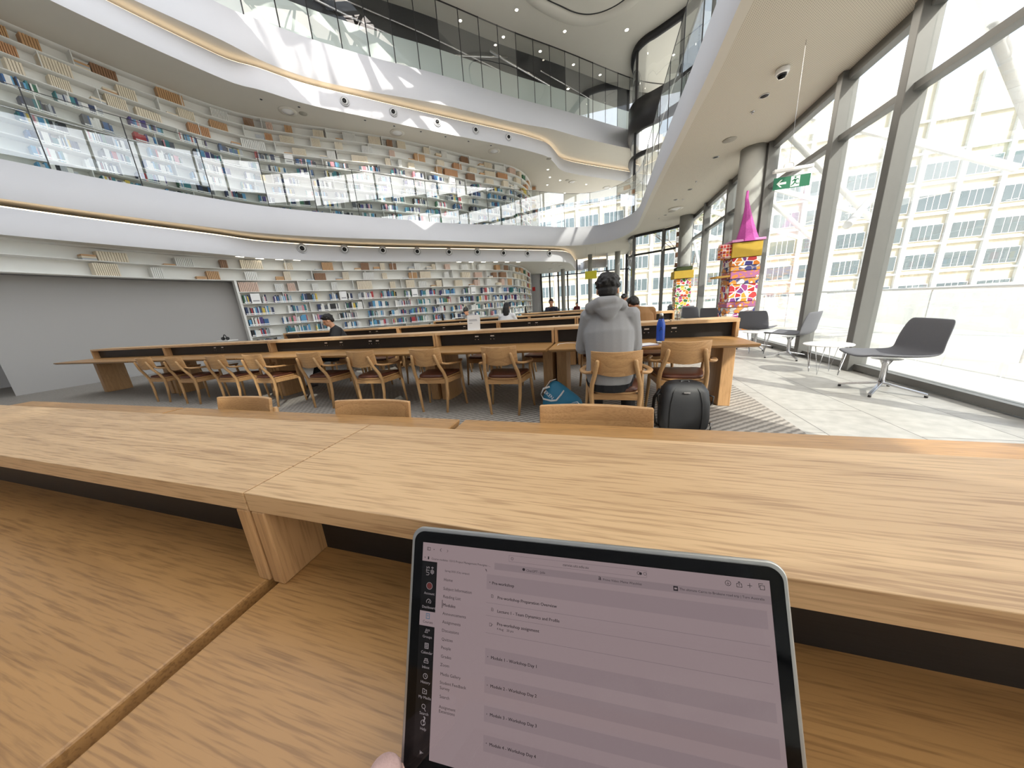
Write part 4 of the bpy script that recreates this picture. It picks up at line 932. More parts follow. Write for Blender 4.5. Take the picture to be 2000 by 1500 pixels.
    if hair == 'curly':
        h.ell(T(0, -.025, .045), (.088*s, .102*s, .088*s), 0, 16, M); h.ell(T(0, -.06, -.02), (.075*s, .055*s, .06*s), 0, 12, M)
        for k in range(150):
            a, p_ = rg.random()*2*PI, rg.uniform(-.35, 1.5); r = 1.0
            x, y, z = .088*math.cos(a)*math.cos(p_), -.025+.100*math.sin(a)*math.cos(p_), .043+.086*math.sin(p_)
            if y > .05 and z < .06: continue
            h.ell(T(x, y, z), (rg.uniform(.009, .016)*s,)*3, 0, 6)
    else:
        h.ell(T(0, -.022, .045), (.084*s, .098*s, .086*s), 0, 16, M); h.ell(T(0, -.065, -.005), (.070*s, .046*s, .06*s), 0, 12, M)
        h.ell(T(0, .052, .085), (.058*s, .036*s, .030*s), 0, 12, M)
        for k in range(60):
            a, p_ = rg.random()*2*PI, rg.uniform(-.1, 1.5)
            x, y, z = .082*math.cos(a)*math.cos(p_), -.022+.096*math.sin(a)*math.cos(p_), .045+.084*math.sin(p_)
            if y > .05 and z < .07: continue
            h.ell(T(x, y, z), (rg.uniform(.008, .014)*s,)*3, 0, 6)
        if hair == 'long':
            h.tube([T(0, -.05, .06), T(0, -.09, -.02), T(0, -.10, -.12), T(0, -.10, -.24), T(0, -.09, -.34)], [(.07*s, .06*s), (.085*s, .05*s), (.088*s, .042*s), (.075*s, .034*s), (.045*s, .02*s)], 14, 0, M@Vector((1, 0, 0)))
    if not cap: bake(h, 'hair', hairm, root, .0065 if voxel < .011 else .011, 1, .3)
    return root, D, M
HOOD = hoodmat('grey_marl_fleece', srgb(146, 146, 148), 420, .22); BLKT = hoodmat('black_cotton', srgb(24, 24, 27)); NAVY = hoodmat('navy_knit', srgb(34, 38, 54)); BRN = hoodmat('tan_brown_twill', srgb(128, 92, 54))
GSH = hoodmat('pale_grey_jersey', srgb(156, 158, 160)); WSH = hoodmat('white_jersey', srgb(214, 214, 216)); RED = hoodmat('red_fabric', srgb(176, 44, 40))
person('person from behind in a grey hooded sweatshirt sitting at the second table', (.05, 2.74, 0), R_(-2),
       dict(pel=(0, -.03, .50), waist=(0, -.02, .66), chest=(-.01, .03, .86), sh=(-.015, .055, 1.0), neck=(-.02, .075, 1.075), head=(-.02, .095, 1.185),
            shL=(-.160, .06, .985), elL=(-.215, .10, .735), wrL=(-.15, .40, .73), shR=(.150, .06, .985), elR=(.185, .10, .735), wrR=(.13, .40, .73),
            knL=(-.12, .34, .47), anL=(-.11, .14, .09), knR=(.15, .34, .47), anR=(.16, .12, .09)), 1.09, HOOD, BLKT, HAIR, SKIN, 'curly', .0085, (-12, 0, 0), hood=True, tk=1.05)
person('young man in a black jacket looking down to one side at the second table', (-4.98, 4.86, 0), R_(168-25),
       dict(head=(0, .17, 1.19), neck=(0, .12, 1.09), wrL=(-.16, .46, .78), wrR=(.10, .46, .78), anL=(-.20, .62, .10), anR=(.05, .50, .10), knL=(-.16, .46, .50)), 1.0, BLKT, BLKT, HAIR, SKIN, 'short', .0105, (-24, 0, -12), tk=1.7, shoem=mat('grey_trainer', srgb(104, 100, 102), .8, noise=.2, nscale=60))
person('person in a pale grey shirt, head bowed, at the fourth table', (-4.2, 9.32, 0), PI, dict(head=(0, .20, 1.15), neck=(0, .14, 1.07)), 1.0, GSH, BLKT, HAIR, SKIN, 'short', .014, (-35, 0, 0))
person('person with long black hair and a white top, seen from behind', (-2.42, 7.68, 0), 0, dict(), .98, WSH, BLKT, HAIR, SKIN, 'long', .014, (-8, 0, 0))
person('person in a navy top resting the chin on one hand at the farthest table', (-1.84, 11.55, 0), PI, dict(wrR=(.02, .25, 1.08), elR=(.16, .34, .82), head=(0, .14, 1.22)), 1.02, NAVY, BLKT, HAIRB, SKIN2, 'short', .014, (-10, 0, 0), curl=1.3)
person('person wearing a black cap, beyond the shoulder of the grey hoodie', (.56, 9.5, 0), R_(175), dict(), 1.0, BLKT, BLKT, HAIR, SKIN2, 'short', .014, (-15, 0, 0), cap=True)
person('person in a brown jacket slumped forward on the third table', (.62, 5.45, 0), R_(10), dict(chest=(0, .12, .83), sh=(0, .20, .93), neck=(-.03, .27, .97), head=(-.06, .34, 1.03), shL=(-.16, .20, .92), shR=(.17, .19, .92), elL=(-.25, .40, .80), elR=(.26, .38, .80), wrL=(-.05, .52, .79), wrR=(.08, .52, .79)), 1.06, BRN, BLKT, HAIR, SKIN2, 'curly', .012, (-55, 0, 15))
person('distant person in black with a red bag near the far windows', (-1.62, 20.5, 0), PI-.3, dict(), .86, mat('red_and_black', srgb(96, 30, 30), .8), BLKT, HAIR, SKIN2, 'short', .02, (0, 0, 0))
empty_chair = None
for x, y, lb in ((.56, 9.5, CN+'under the sitter in the black cap'),):
    put_chair(x, y, PI, lb, 'oak armchairs at the fourth table')

# ================================================================== COLUMNS AND PATCHWORK TOTEMS
for (x, y, r) in ((3.10, 8.86, .235), (3.10, 14.6, .235)):
    MB().lathe([(r, 0), (r, Z1)], 32, 0, Matrix.Translation((x, y, 0))).build('column', CONC, kind='structure')
for x, r in ((-2.72, .14), (-.89, .14), (.85, .17)):
    MB().lathe([(r, 0), (r, Z1)], 20, 0, Matrix.Translation((x, 22.4, 0))).build('column', CONC, kind='structure')
def pattern(name, cols, scale, kind='cells', edge=(1, 1, 1, 1), ew=.045):
    m = bpy.data.materials.new(name); m.use_nodes = True; n = m.node_tree; L = n.links; b = n.nodes['Principled BSDF']; b.inputs['Roughness'].default_value = .75
    tc = n.nodes.new('ShaderNodeTexCoord'); v = n.nodes.new('ShaderNodeTexVoronoi'); v.inputs['Scale'].default_value = scale; v.feature = 'F1'
    if kind == 'checks': v.inputs['Randomness'].default_value = 0.0
    if kind == 'slant': v.inputs['Randomness'].default_value = .55
    L.new(tc.outputs['Object'], v.inputs['Vector'])
    sx = n.nodes.new('ShaderNodeSeparateColor'); L.new(v.outputs['Color'], sx.inputs[0])
    r = n.nodes.new('ShaderNodeValToRGB'); r.color_ramp.interpolation = 'CONSTANT'
    for i, c in enumerate(cols):
        e = r.color_ramp.elements[i] if i < 2 else r.color_ramp.elements.new(i/len(cols))
        e.position = i/len(cols); e.color = srgb(*c)
    L.new(sx.outputs[0], r.inputs[0])
    d = n.nodes.new('ShaderNodeTexVoronoi'); d.feature = 'DISTANCE_TO_EDGE'; d.inputs['Scale'].default_value = scale
    d.inputs['Randomness'].default_value = v.inputs['Randomness'].default_value; L.new(tc.outputs['Object'], d.inputs['Vector'])
    lt = n.nodes.new('ShaderNodeMath'); lt.operation = 'LESS_THAN'; lt.inputs[1].default_value = ew; L.new(d.outputs[0], lt.inputs[0])
    mx = n.nodes.new('ShaderNodeMixRGB'); L.new(lt.outputs[0], mx.inputs[0]); L.new(r.outputs[0], mx.inputs[1]); mx.inputs[2].default_value = edge
    if kind == 'dots':
        l2 = n.nodes.new('ShaderNodeMath'); l2.operation = 'LESS_THAN'; l2.inputs[1].default_value = .22; L.new(v.outputs['Distance'], l2.inputs[0])
        m2 = n.nodes.new('ShaderNodeMixRGB'); L.new(l2.outputs[0], m2.inputs[0]); L.new(mx.outputs[0], m2.inputs[1]); m2.inputs[2].default_value = (.8, .8, .82, 1); mx = m2
    L.new(mx.outputs[0], b.inputs['Base Color']); return m
HOT = [(226, 132, 44), (150, 60, 120), (176, 36, 44), (54, 48, 116), (232, 150, 50), (196, 60, 60), (120, 60, 130)]
P_big = pattern('patchwork_panel', HOT, 7.5, 'slant', (.9, .88, .85, 1)); P_mid = pattern('patchwork_cells', HOT+[(225, 225, 222)], 6.5, 'cells', (.9, .88, .85, 1), .05)
P_chk = pattern('patchwork_checks', [(226, 132, 44), (54, 56, 110), (214, 214, 210), (210, 140, 60)], 8.3, 'dots', (.25, .2, .2, 1), .05)
P_red = pattern('patchwork_circles', [(206, 120, 50), (214, 130, 60)], 9.0, 'dots', (.35, .12, .25, 1), .14)
P_fruit = pattern('patchwork_fruit', [(70, 130, 50), (226, 130, 40), (170, 60, 110), (235, 225, 200), (200, 60, 50), (232, 190, 70), (60, 110, 50)], 9.0, 'cells', (.92, .9, .86, 1), .05)
OCH = mat('ochre_canvas', srgb(184, 152, 54), .8, noise=.12, nscale=9, bump=.5)
PINK = mat('pink_sequin_cloth', srgb(176, 70, 150), .55, noise=.35, nscale=60, bump=.6)
ROLL = pattern('striped_rolls', [(200, 60, 60), (232, 190, 190), (226, 132, 44), (190, 70, 60)], 16, 'checks', (.9, .8, .75, 1), .08)
def zt(y, px=1440, Y=8.5): return PY(px, y, Y)[2]
tt = empty('fabric_totem', (3.08, 8.82, 0), 'patchwork fabric totem with a pink spire wrapped around the nearer concrete column', 'sculpture')
def ring_box(mb, hx, hy, z0, z1, mi=0, dx=0, dy=0, hole=.245):
    xr = .275 if hx < .32 else .31; o = [(-hx+dx, -hy+dy), (xr, -hy+dy), (xr, hy+dy), (-hx+dx, hy+dy)]
    c0 = (.02, .04)
    q = [(c0[0]-hole, c0[1]-hole), (c0[0]+hole, c0[1]-hole), (c0[0]+hole, c0[1]+hole), (c0[0]-hole, c0[1]+hole)]
    return mb.rings([[(p[0], p[1], z0) for p in q], [(p[0], p[1], z0) for p in o], [(p[0], p[1], z1) for p in o], [(p[0], p[1], z1) for p in q]], mi, False, True, False)
for (ya, yb, hx, mt) in ((668, 646, .285, WHITEP), (645, 629, .30, P_chk), (628, 612, .28, P_mid), (611, 601, .29, P_chk), (600, 590, .30, P_red), (589, 556, .275, P_big), (555, 545, .29, P_chk), (544, 530, .28, P_red), (529, 520, .29, P_chk), (519, 504, .275, P_mid)):
    z0, z1 = max(zt(ya), .012), zt(yb)
    ring_box(MB(), hx, .30, z0, z1).build('patterned_box', mt, tt, bevel=.006)
ring_box(MB(), .30, .31, zt(503), zt(474)).build('ochre_box', OCH, tt, bevel=.008)
for k, y in enumerate((498, 489, 480)):
    MB().tube([(-.30, -.22, zt(y)), (-.48-.03*k, -.2, zt(y)+.02)], .055, 12).build('striped_roll', ROLL, tt)
    MB().tube([(-.30, .1, zt(y)), (-.46, .12, zt(y)+.02)], .06, 12).build('striped_roll', ROLL, tt)
for dy in (-.2, .02, .2): MB().prism([(-.28, dy-.09), (-.28, dy+.09), (-.55, dy)], zt(540), zt(536)).build('flap', mat('gold_card', srgb(170, 130, 60), .6), tt)
cz0, cz1 = zt(473), PY(1440, 372, 8.3)[2]
rg = []
for k in range(14):
    u = k/13; r = .29*(1-u)**1.7+.03; z = cz0+(cz1-cz0)*u; cx = -.20*min(1, u*1.2); cy = -.30*min(1, u*1.5)
    hole = r
    rg.append([(cx+r*math.cos(a)*(1.0), cy+r*math.sin(a)*.9, z) for a in np.linspace(0, 2*PI, 9)[:-1]+PI/8])
# the spire stands clear in front of the shaft on a skirt that wraps it
ring_box(MB(), .33, .34, cz0, cz0+.05).build('spire_brim', mat('pale_pink_cloth', srgb(206, 138, 186), .6, noise=.2, nscale=30), tt, bevel=.01)
MB().rings([[(p[0]*.75, p[1]*.5-.22, p[2]) for p in r] for r in rg], 0, True, True, False).build('spire', PINK, tt)
tt2 = empty('fabric_totem', (3.08, 14.55, 0), 'patchwork fabric totem in green and orange around the farther concrete column', 'sculpture')
def z2(y): return max(PY(1318, y, 14.2)[2], .01)
for (ya, yb, hx, mt) in ((622, 604, .29, P_fruit), (603, 580, .27, P_fruit), (579, 560, .28, P_fruit), (559, 546, .27, P_fruit)): ring_box(MB(), hx, .3, z2(ya), z2(yb)).build('patterned_box', mt, tt2, bevel=.006)
ring_box(MB(), .33, .34, z2(545), z2(530), 0, -.05, -.05).build('gold_box', OCH, tt2, bevel=.008)
ring_box(MB(), .28, .29, z2(529), z2(522)).build('fringe', mat('dark_green_fringe', srgb(60, 70, 40), .9), tt2)
for k in range(7): MB().box(-.36, -.28, -.30+.03*(k % 2), -.22, z2(522)+k*.19, z2(522)+k*.19+.16).build('stacked_block', [mat('block_brown', srgb(92, 62, 44), .8), WHITEP][k % 2], tt2)

# ================================================================== LOUNGE CHAIRS AND WIRE TABLES
def make_lounge():
    t = empty('lounge_chair', (0, 0, 0), 'x', 'chair')
    prof = [(.30, .405), (.27, .42), (.05, .40), (-.18, .395), (-.24, .43), (-.27, .55), (-.33, .80)]   # (y, z)  faces +Y
    hw = [.24, .26, .275, .275, .28, .275, .25]
    n_ = len(prof); rg = []
    for (y, z), h in zip(prof, hw): rg.append((y, z, h))
    vs = []; fs = []; M_ = 9
    for (y, z, h) in rg:
        for k in range(M_):
            u = -1+2*k/(M_-1); dish = .035*u*u; vs.append((u*h, y+(dish if z > .45 else 0), z+(dish if z <= .45 else 0)))
    for a in range(n_-1):
        for k in range(M_-1): fs.append((a*M_+k, a*M_+k+1, (a+1)*M_+k+1, (a+1)*M_+k))
    mb = MB(); mb.add(vs, fs, 0, True); o = mb.build('shell', GREYF, t)
    so_ = o.modifiers.new('thick', 'SOLIDIFY'); so_.thickness = .022; so_.offset = -1; sb_ = o.modifiers.new('sub', 'SUBSURF'); sb_.levels = 2; sb_.render_levels = 2
    MB().lathe([(.026, .10), (.026, .30), (.05, .36), (.12, .375)], 16).build('column', CHROME, t)
    for k in range(4):
        a = PI/4+k*PI/2; MB().bar((0, 0, .105), (.33*math.cos(a), .33*math.sin(a), .03), .035, .022).build('foot', CHROME, t, bevel=.006)
        MB().lathe([(.014, 0), (.014, .02)], 10, 0, Matrix.Translation((.32*math.cos(a), .32*math.sin(a), .0))).build('glide', BLACK, t)
    return t
lounge = make_lounge(); lu = False
LG_ = 'grey lounge chairs along the windows'
for x, y, rz, lb in ((3.10, 6.42, 42, 'charcoal lounge chair cut by the right edge, nearest the camera'), (3.03, 7.50, -42, 'charcoal lounge chair turned to the wire table, beside the table end'), (2.98, 9.95, -48, 'charcoal lounge chair just left of the pink spired totem'), (2.85, 11.5, -40, 'charcoal lounge chair, right one of the pair with sun stripes'),
                     (2.75, 12.6, 20, 'charcoal lounge chair, left one of the pair with sun stripes'), (2.75, 13.5, -80, 'charcoal lounge chair in front of the green and orange totem'), (2.98, 4.3, 90, 'charcoal lounge chair beyond the right edge of the photo'), (2.75, 16.2, 60, 'charcoal lounge chair farthest along the windows')):
    place(lounge, lu, (x, y, .001), R_(rz), lb, LG_); lu = True
def make_wire():
    t = empty('side_table', (0, 0, 0), 'x', 'table')
    MB().lathe([(0, .405), (.25, .405), (.255, .412), (.25, .42), (0, .42)], 32, cap=False).build('table_top', WHITEP, t)
    for k in range(4):
        a = k*PI/2+.4
        MB().tube([(.20*math.cos(a-.25), .20*math.sin(a-.25), .405), (.155*math.cos(a), .155*math.sin(a), .006), (.20*math.cos(a+.25), .20*math.sin(a+.25), .405)], .006, 6).build('leg', CHROME, t)
    return t
wt = make_wire(); place(wt, False, (2.86, 6.98, 0), 0, 'small round white side table on wire legs between two lounge chairs', 'small side tables')
place(wt, True, (3.0, 10.7, 0), .6, 'small round white side table on wire legs farther down the windows', 'small side tables')
place(wt, True, (2.95, 5.2, 0), .3, 'small round white side table on wire legs nearest the camera', 'small side tables')

# ================================================================== THINGS ON THE TABLES
def bottle(x, y, z):
    t = empty('water_bottle', (x, y, z), 'tall blue water bottle with steel base and black carry loop', 'bottle')
    BL = mat('cobalt_paint', srgb(28, 72, 168), .3, noise=.05, nscale=30); ST = mat('brushed_steel', srgb(190, 188, 184), .25, 1.0)
    MB().lathe([(.0, 0), (.036, 0), (.038, .004), (.038, .028)], 28).build('base_ring', ST, t)
    MB().lathe([(.0385, .028), (.0395, .04), (.0395, .175), (.036, .205), (.027, .232), (.021, .248)], 28).build('body', BL, t)
    MB().lathe([(.023, .248), (.024, .252), (.024, .262), (.021, .264)], 24).build('collar', BLACK, t)
    MB().lathe([(.018, .264), (.018, .278), (.017, .292), (.010, .300), (0, .301)], 24).build('cap', ST, t)
    MB().tube([(.02, -.012, .256), (.05, -.02, .245), (.088, -.012, .222), (.086, -.002, .214), (.04, -.008, .208), (.012, -.022, .205), (-.004, -.026, .232), (-.008, -.024, .254)], [(.004, .0025)]*8, 8).build('carry_loop', BLACK, t)
    mk = MB(); 
    for a, b_ in (((-.013, .0), (0, .038)), ((0, .038), (.013, .0)), ((-.017, -.002), (.017, -.002)), ((-.006, .012), (.006, .012))):
        def w_(p): an = p[0]/.0396; return (.0399*math.sin(an)-.004, -.0399*math.cos(an), .13+p[1])
        mk.bar(w_(a), w_(b_), .0012, .005)
    mk.build('mark', mat('navy_print', srgb(14, 24, 60), .5), t); return t
bottle(.548, 3.36, DK)
NB = MB().box(-.10, .10, -.07, .07, 0, .006, 0).box(-.098, .098, -.068, .068, .006, .009, 1).build('notebook', [mat('purple_cover', srgb(84, 76, 130), .6), WHITEP]); NB.location = (.40, 3.27, DK+.0005); NB.rotation_euler = (0, 0, .5)
tag(NB, 'open pale notebook with a purple cover beside the right elbow of the hoodie', 'notebook')
PH = MB().prism(rrect(-.035, .035, -.07, .07, .01), 0, .009).build('phone', BLACK, bevel=.002); PH.location = (-.24, 3.30, DK+.0005); PH.rotation_euler = (0, 0, .3); tag(PH, 'black phone lying by the left arm of the hooded sitter', 'phone')
CB = MB().tube([(-.50, 3.44, DK+.003), (-.50, 3.56, DK+.003), (-.42, 3.62, DK+.003), (-.34, 3.61, DK+.003), (-.24, 3.50, DK+.003), (-.22, 3.40, DK+.003)], .0025, 6).build('charging_cable', WHITEP); tag(CB, 'thin white cable lying on the second table left of the hoodie', 'cable')
gl = empty('drinking_glass', (.78, 3.78, LG), 'clear tumbler with a dark straw on the ledge behind the blue bottle', 'glass')
MB().lathe([(.0, .002), (.030, .002), (.036, .12), (.034, .12), (.028, .008), (0, .008)], 24, cap=False).build('tumbler', GLASS, gl); MB().tube([(.0, 0, .01), (-.02, .01, .17)], .004, 8).build('straw', BLACK, gl); MB().lathe([(0, .009), (.027, .009), (.0285, .03), (0, .03)], 20).build('drink', mat('dark_drink', srgb(60, 34, 24), .2), gl)
NS = empty('notice_stand', (-1.68, 3.84, LG), 'white notice stand upright on the ledge of the second table', 'sign')
MB().box(-.095, .095, -.002, .002, .0, .20).build('panel', WHITEP, NS).rotation_euler = (R_(-8), 0, R_(-4)); MB().box(-.08, .08, -.03, .03, .0, .005).build('foot', WHITEP, NS)
g_ = MB()
for zz, w0, w1 in ((.135, -.07, .05), (.122, -.07, .055), (.09, -.07, -.02)): g_.box(w0, w1, -.0030, -.0022, zz, zz+.006)
g_.build('print', mat('grey_print2', srgb(140, 140, 146), .7), NS).rotation_euler = (R_(-8), 0, R_(-4))
# open laptop of the man in black
def small_laptop(x, y, z, rz, lb, sc_=1.0):
    t = empty('laptop', (x, y, z), lb, 'laptop', None, rz)
    MB().box(-.16, .16, -.11, .11, .0008, .014).build('keyboard_base', MATS['silver_case'], t, bevel=.003)
    o = MB().box(-.16, .16, 0, .006, 0, .215).build('lid', mat('dark_lid', srgb(46, 38, 36), .5), t, bevel=.003); o.location = (0, .11, .012); o.rotation_euler = (R_(-18), 0, 0); return t
small_laptop(-5.22, 4.27, DK, PI-.2, 'open dark laptop in front of the young man in black').scale = (1.2, 1.1, 1.22)
small_laptop(-4.22, 8.85, DK, PI, 'open dark laptop in front of the sitter in the pale grey shirt'); small_laptop(-1.9, 11.05, DK, PI, 'open dark laptop in front of the sitter in navy')
bt = MB().lathe([(0, 0), (.033, 0), (.034, .15), (.02, .19), (.02, .22), (0, .22)], 16).build('bottle', BLACK); bt.location = (-4.7, 8.48, LG); tag(bt, 'small black bottle on the ledge left of the grey shirted sitter', 'bottle')
bt = MB().lathe([(0, 0), (.035, 0), (.035, .16), (.018, .2), (.018, .24), (0, .24)], 16).build('bottle', BLACK); bt.location = (-2.62, 10.66, LG); tag(bt, 'dark bottle on the farthest table, left of the sitter in navy', 'bottle')
# pouch next to the laptop
pm = MB(); 
for k in range(7):
    ph = -PI/2+PI*k/6; sc_ = math.cos(ph)**.6 if k not in (0, 6) else .0
    pm.rings and None
rgs = []
for k in range(9):
    ph = -PI/2+PI*k/8; a = max(math.cos(ph), 0)**.35; rgs.append([(p[0]*(.86+.14*a) if k not in (0, 8) else p[0]*.8, p[1]*(.86+.14*a) if k not in (0, 8) else p[1]*.8, .022+.021*math.sin(ph)) for p in rrect(-.075, .075, -.015, .015, .0148, 6)])
pw = empty('pouch', (-.199, .082, DK), 'pale pink fabric pouch with stitched seam tucked left of the laptop', 'pouch', None, 1.63)
PKF = mat('pale_pink_fabric', srgb(196, 164, 158), .85, noise=.05, nscale=300, bump=.25)
MB().rings(rgs, 0).build('body', PKF, pw)
for zz in (.026, .018): MB().tube([(p[0]*1.005, p[1]*1.005, zz) for p in rrect(-.075, .075, -.015, .015, .0148, 6)]+[(.0755, .005, zz)], .0012, 6).build('seam', mat('pink_stitching', srgb(214, 178, 168), .8), pw)

# ================================================================== BAGS ON THE CARPET
bp = empty('backpack', (.705, 2.98, .006), 'black hard-fronted backpack standing behind the empty chair', 'backpack')
BPM = mat('black_ballistic_nylon', srgb(34, 35, 38), .5, noise=.1, nscale=200, bump=.1)
def rr_ring(hx, hy0, hy1, z, r=.06): return [(p[0], p[1], z) for p in rrect(-hx, hx, hy0, hy1, r, 5)]
MB().rings([rr_ring(.185, -.08, .10, 0, .05), rr_ring(.20, -.10, .11, .03), rr_ring(.205, -.115, .11, .12), rr_ring(.20, -.115, .11, .26), rr_ring(.185, -.10, .11, .37), rr_ring(.15, -.07, .10, .425), rr_ring(.09, -.03, .08, .445, .04)], 0).build('body', BPM, bp)
for s_ in (-1, 1): MB().tube([(s_*.125, -.105, .02), (s_*.13, -.122, .14), (s_*.125, -.121, .27), (s_*.105, -.105, .37), (s_*.07, -.06, .425)], .0035, 6).build('piping', BLACK, bp)
MB().tube([(-.03, -.02, .438), (-.03, -.0, .455), (.03, .0, .455), (.03, -.02, .438)], [(.012, .005)]*4, 8).build('top_handle', BLACK, bp)
MB().box(-.026, .026, -.117, -.107, .365, .375).build('badge', CHROME, bp, bevel=.001)
for s_, zz in ((1, .33), (1, .07), (-1, .34)): MB().tube([(s_*.19, -.03, zz), (s_*.225, -.05, zz-.01), (s_*.222, -.05, zz-.06), (s_*.205, -.05, zz-.09)], [(.012, .005)]*4, 8).build('strap', BLACK, bp)
MB().tube([(-.19, .05, .36), (-.24, .03, .28), (-.25, .02, .16), (-.23, 0, .04), (-.21, 0, .02)], [(.025, .008)]*5, 8).build('shoulder_strap', BLACK, bp)
MB().box(.212, .232, -.07, -.045, .045, .085).build('buckle', CHROME, bp, bevel=.003)
sb_ = empty('shopping_bag', (-.46, 3.36, .006), 'blue reusable shopping bag with white handles slumped on the carpet', 'bag')
BB = mat('blue_woven_plastic', srgb(44, 122, 158), .5, noise=.12, nscale=14, bump=.5); BB2 = mat('light_blue_plastic', srgb(84, 160, 196), .5, noise=.1, nscale=14, bump=.4)
def bagring(pts, z): return [(p[0], p[1], z) for p in pts]
rgz = [bagring([(-.23, -.10), (.0, -.12), (.24, -.09), (.25, .10), (0, .13), (-.22, .10)], 0), bagring([(-.24, -.12), (-.0, -.14), (.25, -.11), (.26, .09), (0, .13), (-.23, .09)], .10),
       [(-.22, -.08, .20), (-.03, -.11, .20), (.20, -.08, .17), (.22, .06, .16), (0, .09, .20), (-.20, .07, .21)], [(-.16, -.03, .30), (-.06, -.06, .31), (.08, -.04, .24), (.10, .04, .24), (-.03, .05, .31), (-.15, .04, .31)], [(-.10, 0, .36), (-.06, -.02, .37), (-.0, -.01, .32), (.0, .02, .32), (-.05, .02, .37), (-.10, .02, .36)]]
o = MB().rings(rgz, 0).build('body', BB, sb_); md = o.modifiers.new('sub', 'SUBSURF'); md.levels = 2; md.render_levels = 2
MB().tube([(-.12, -.07, .30), (-.19, -.085, .28), (-.22, -.10, .22), (-.19, -.125, .17), (-.10, -.14, .155), (-.04, -.135, .16), (.01, -.115, .22), (.04, -.08, .26)], [(.011, .002)]*8, 8, 0, (0, 0, 1)).build('handle', WHITEP, sb_)
MB().tube([(-.17, -.07, .29), (-.12, -.04, .36), (-.05, -.03, .38)], [(.009, .002)]*3, 8).build('handle', WHITEP, sb_)
MB().tube([(.13, -.12, .13), (.19, -.14, .15), (.23, -.13, .10), (.22, -.13, .05)], [(.009, .002)]*4, 8).build('handle', WHITEP, sb_)
MB().rings([[(.06, -.145, .02), (.20, -.14, .02), (.21, -.12, .02)], [(.12, -.14, .13), (.15, -.135, .135), (.16, -.12, .12)]], 0, True, True, False).build('gusset', BB2, sb_)
cu = bpy.data.curves.new('t', 'FONT'); cu.body = 'EKEN'; cu.size = .052; cu.extrude = .0008
ob = bpy.data.objects.new('t', cu); COL.objects.link(ob); dg = bpy.context.evaluated_depsgraph_get(); me = bpy.data.meshes.new_from_object(ob.evaluated_get(dg)); bpy.data.objects.remove(ob)
me.materials.clear(); me.materials.append(WHITEP); o = bpy.data.objects.new('lettering', me); COL.objects.link(o); o.parent = sb_; o.location = (-.185, -.118, .245); o.rotation_euler = (R_(72), R_(42), 0)

# ================================================================== CEILING FITTINGS, NOZZLES, SIGNS
def nozzle_proto():
    t = empty('air_nozzle', (0, 0, 0), 'x', 'air nozzle')
    MB().lathe([(.15, 0), (.155, .018), (.125, .022), (.118, -.02)], 28, cap=False).build('flange', mat('nozzle_white', srgb(196, 196, 198), .4), t)
    MB().lathe([(.118, .003), (.108, .003)], 28, cap=False).build('gap', mat('gap_grey', srgb(90, 90, 92), .6), t)
    o = MB().lathe([(.108, -.03), (.106, .03), (.092, .055), (.078, .068), (.072, .064), (.068, .0)], 28, cap=False).build('eyeball', WHITEP, t); o.rotation_euler = (R_(10), R_(-14), 0)
    o = MB().lathe([(0, .030), (.071, .030), (.071, .040), (0, .040)], 20).build('opening', BLACK, t); o.rotation_euler = (R_(10), R_(-14), 0); return t
nz_ = nozzle_proto(); nu = False
for k, (x, y) in enumerate([(590,485),(673,487),(748,489),(815,491),(877,492),(932,492),(983,494),(1030,495),(1073,495)]+[(673,198),(768,219),(854,239),(929,254),(993,268)]):
    low = k < 9; P, tg = hit(pE1 if low else pF1, x, y); nrm = np.array([-tg[1], tg[0]])
    if nrm@(P[:2]-np.array([-3, 8])) > 0: nrm = -nrm
    zax = Vector((nrm[0], nrm[1], 0)); xax = Vector((-nrm[1], nrm[0], 0)); yax = zax.cross(xax)
    M = Matrix(((xax.x, yax.x, zax.x, P[0]+nrm[0]*.006), (xax.y, yax.y, zax.y, P[1]+nrm[1]*.006), (xax.z, yax.z, zax.z, P[2]), (0, 0, 0, 1)))
    lb = 'round white air nozzle, %s from the left on the %s bulkhead' % (ordn(k if low else k-9), 'lower' if low else 'upper')
    o = nz_ if not nu else copy_tree(nz_); nu = True; o.matrix_world = M; o['label'] = lb; o['group'] = 'round air nozzles on the white bulkheads'; o.scale = (1.1 if low else .95,)*3
def proto_disc(name, cat, parts):
    t = empty(name, (0, 0, 0), 'x', cat)
    for nm, prof, m in parts: MB().lathe(prof, 20, cap=False).build(nm, m, t)
    return t
dl = proto_disc('downlight', 'ceiling light', [('trim_ring', [(.045, 0), (.06, 0), (.06, -.006), (.045, -.006)], WHITEP), ('lens', [(0, -.002), (.045, -.002), (.045, -.004), (0, -.004)], LAMP)])
dk = proto_disc('recessed_light', 'ceiling light', [('trim_ring', [(.055, 0), (.065, 0), (.065, -.006), (.055, -.006)], WHITEP), ('well', [(0, -.002), (.055, -.002), (.055, -.003), (0, -.003)], BLACK)])
sp = proto_disc('ceiling_speaker', 'speaker', [('grille', [(0, -.006), (.12, -.006), (.125, 0), (0, 0)], mat('speaker_grille', srgb(168, 164, 154), .7))])
df = proto_disc('ceiling_diffuser', 'air diffuser', [('rim', [(.16, 0), (.24, 0), (.24, -.012), (.16, -.02)], SOFF), ('cone', [(.0, -.05), (.07, -.045), (.13, -.01), (.16, -.01)], WHITEP), ('throat', [(0, -.002), (.158, -.002), (.158, -.004), (0, -.004)], BLACK)])
sk = proto_disc('sprinkler', 'sprinkler', [('plate', [(0, -.004), (.03, -.004), (.03, 0), (0, 0)], CHROME), ('head', [(0, -.04), (.012, -.036), (.008, -.004)], CHROME)])
usedp = {}
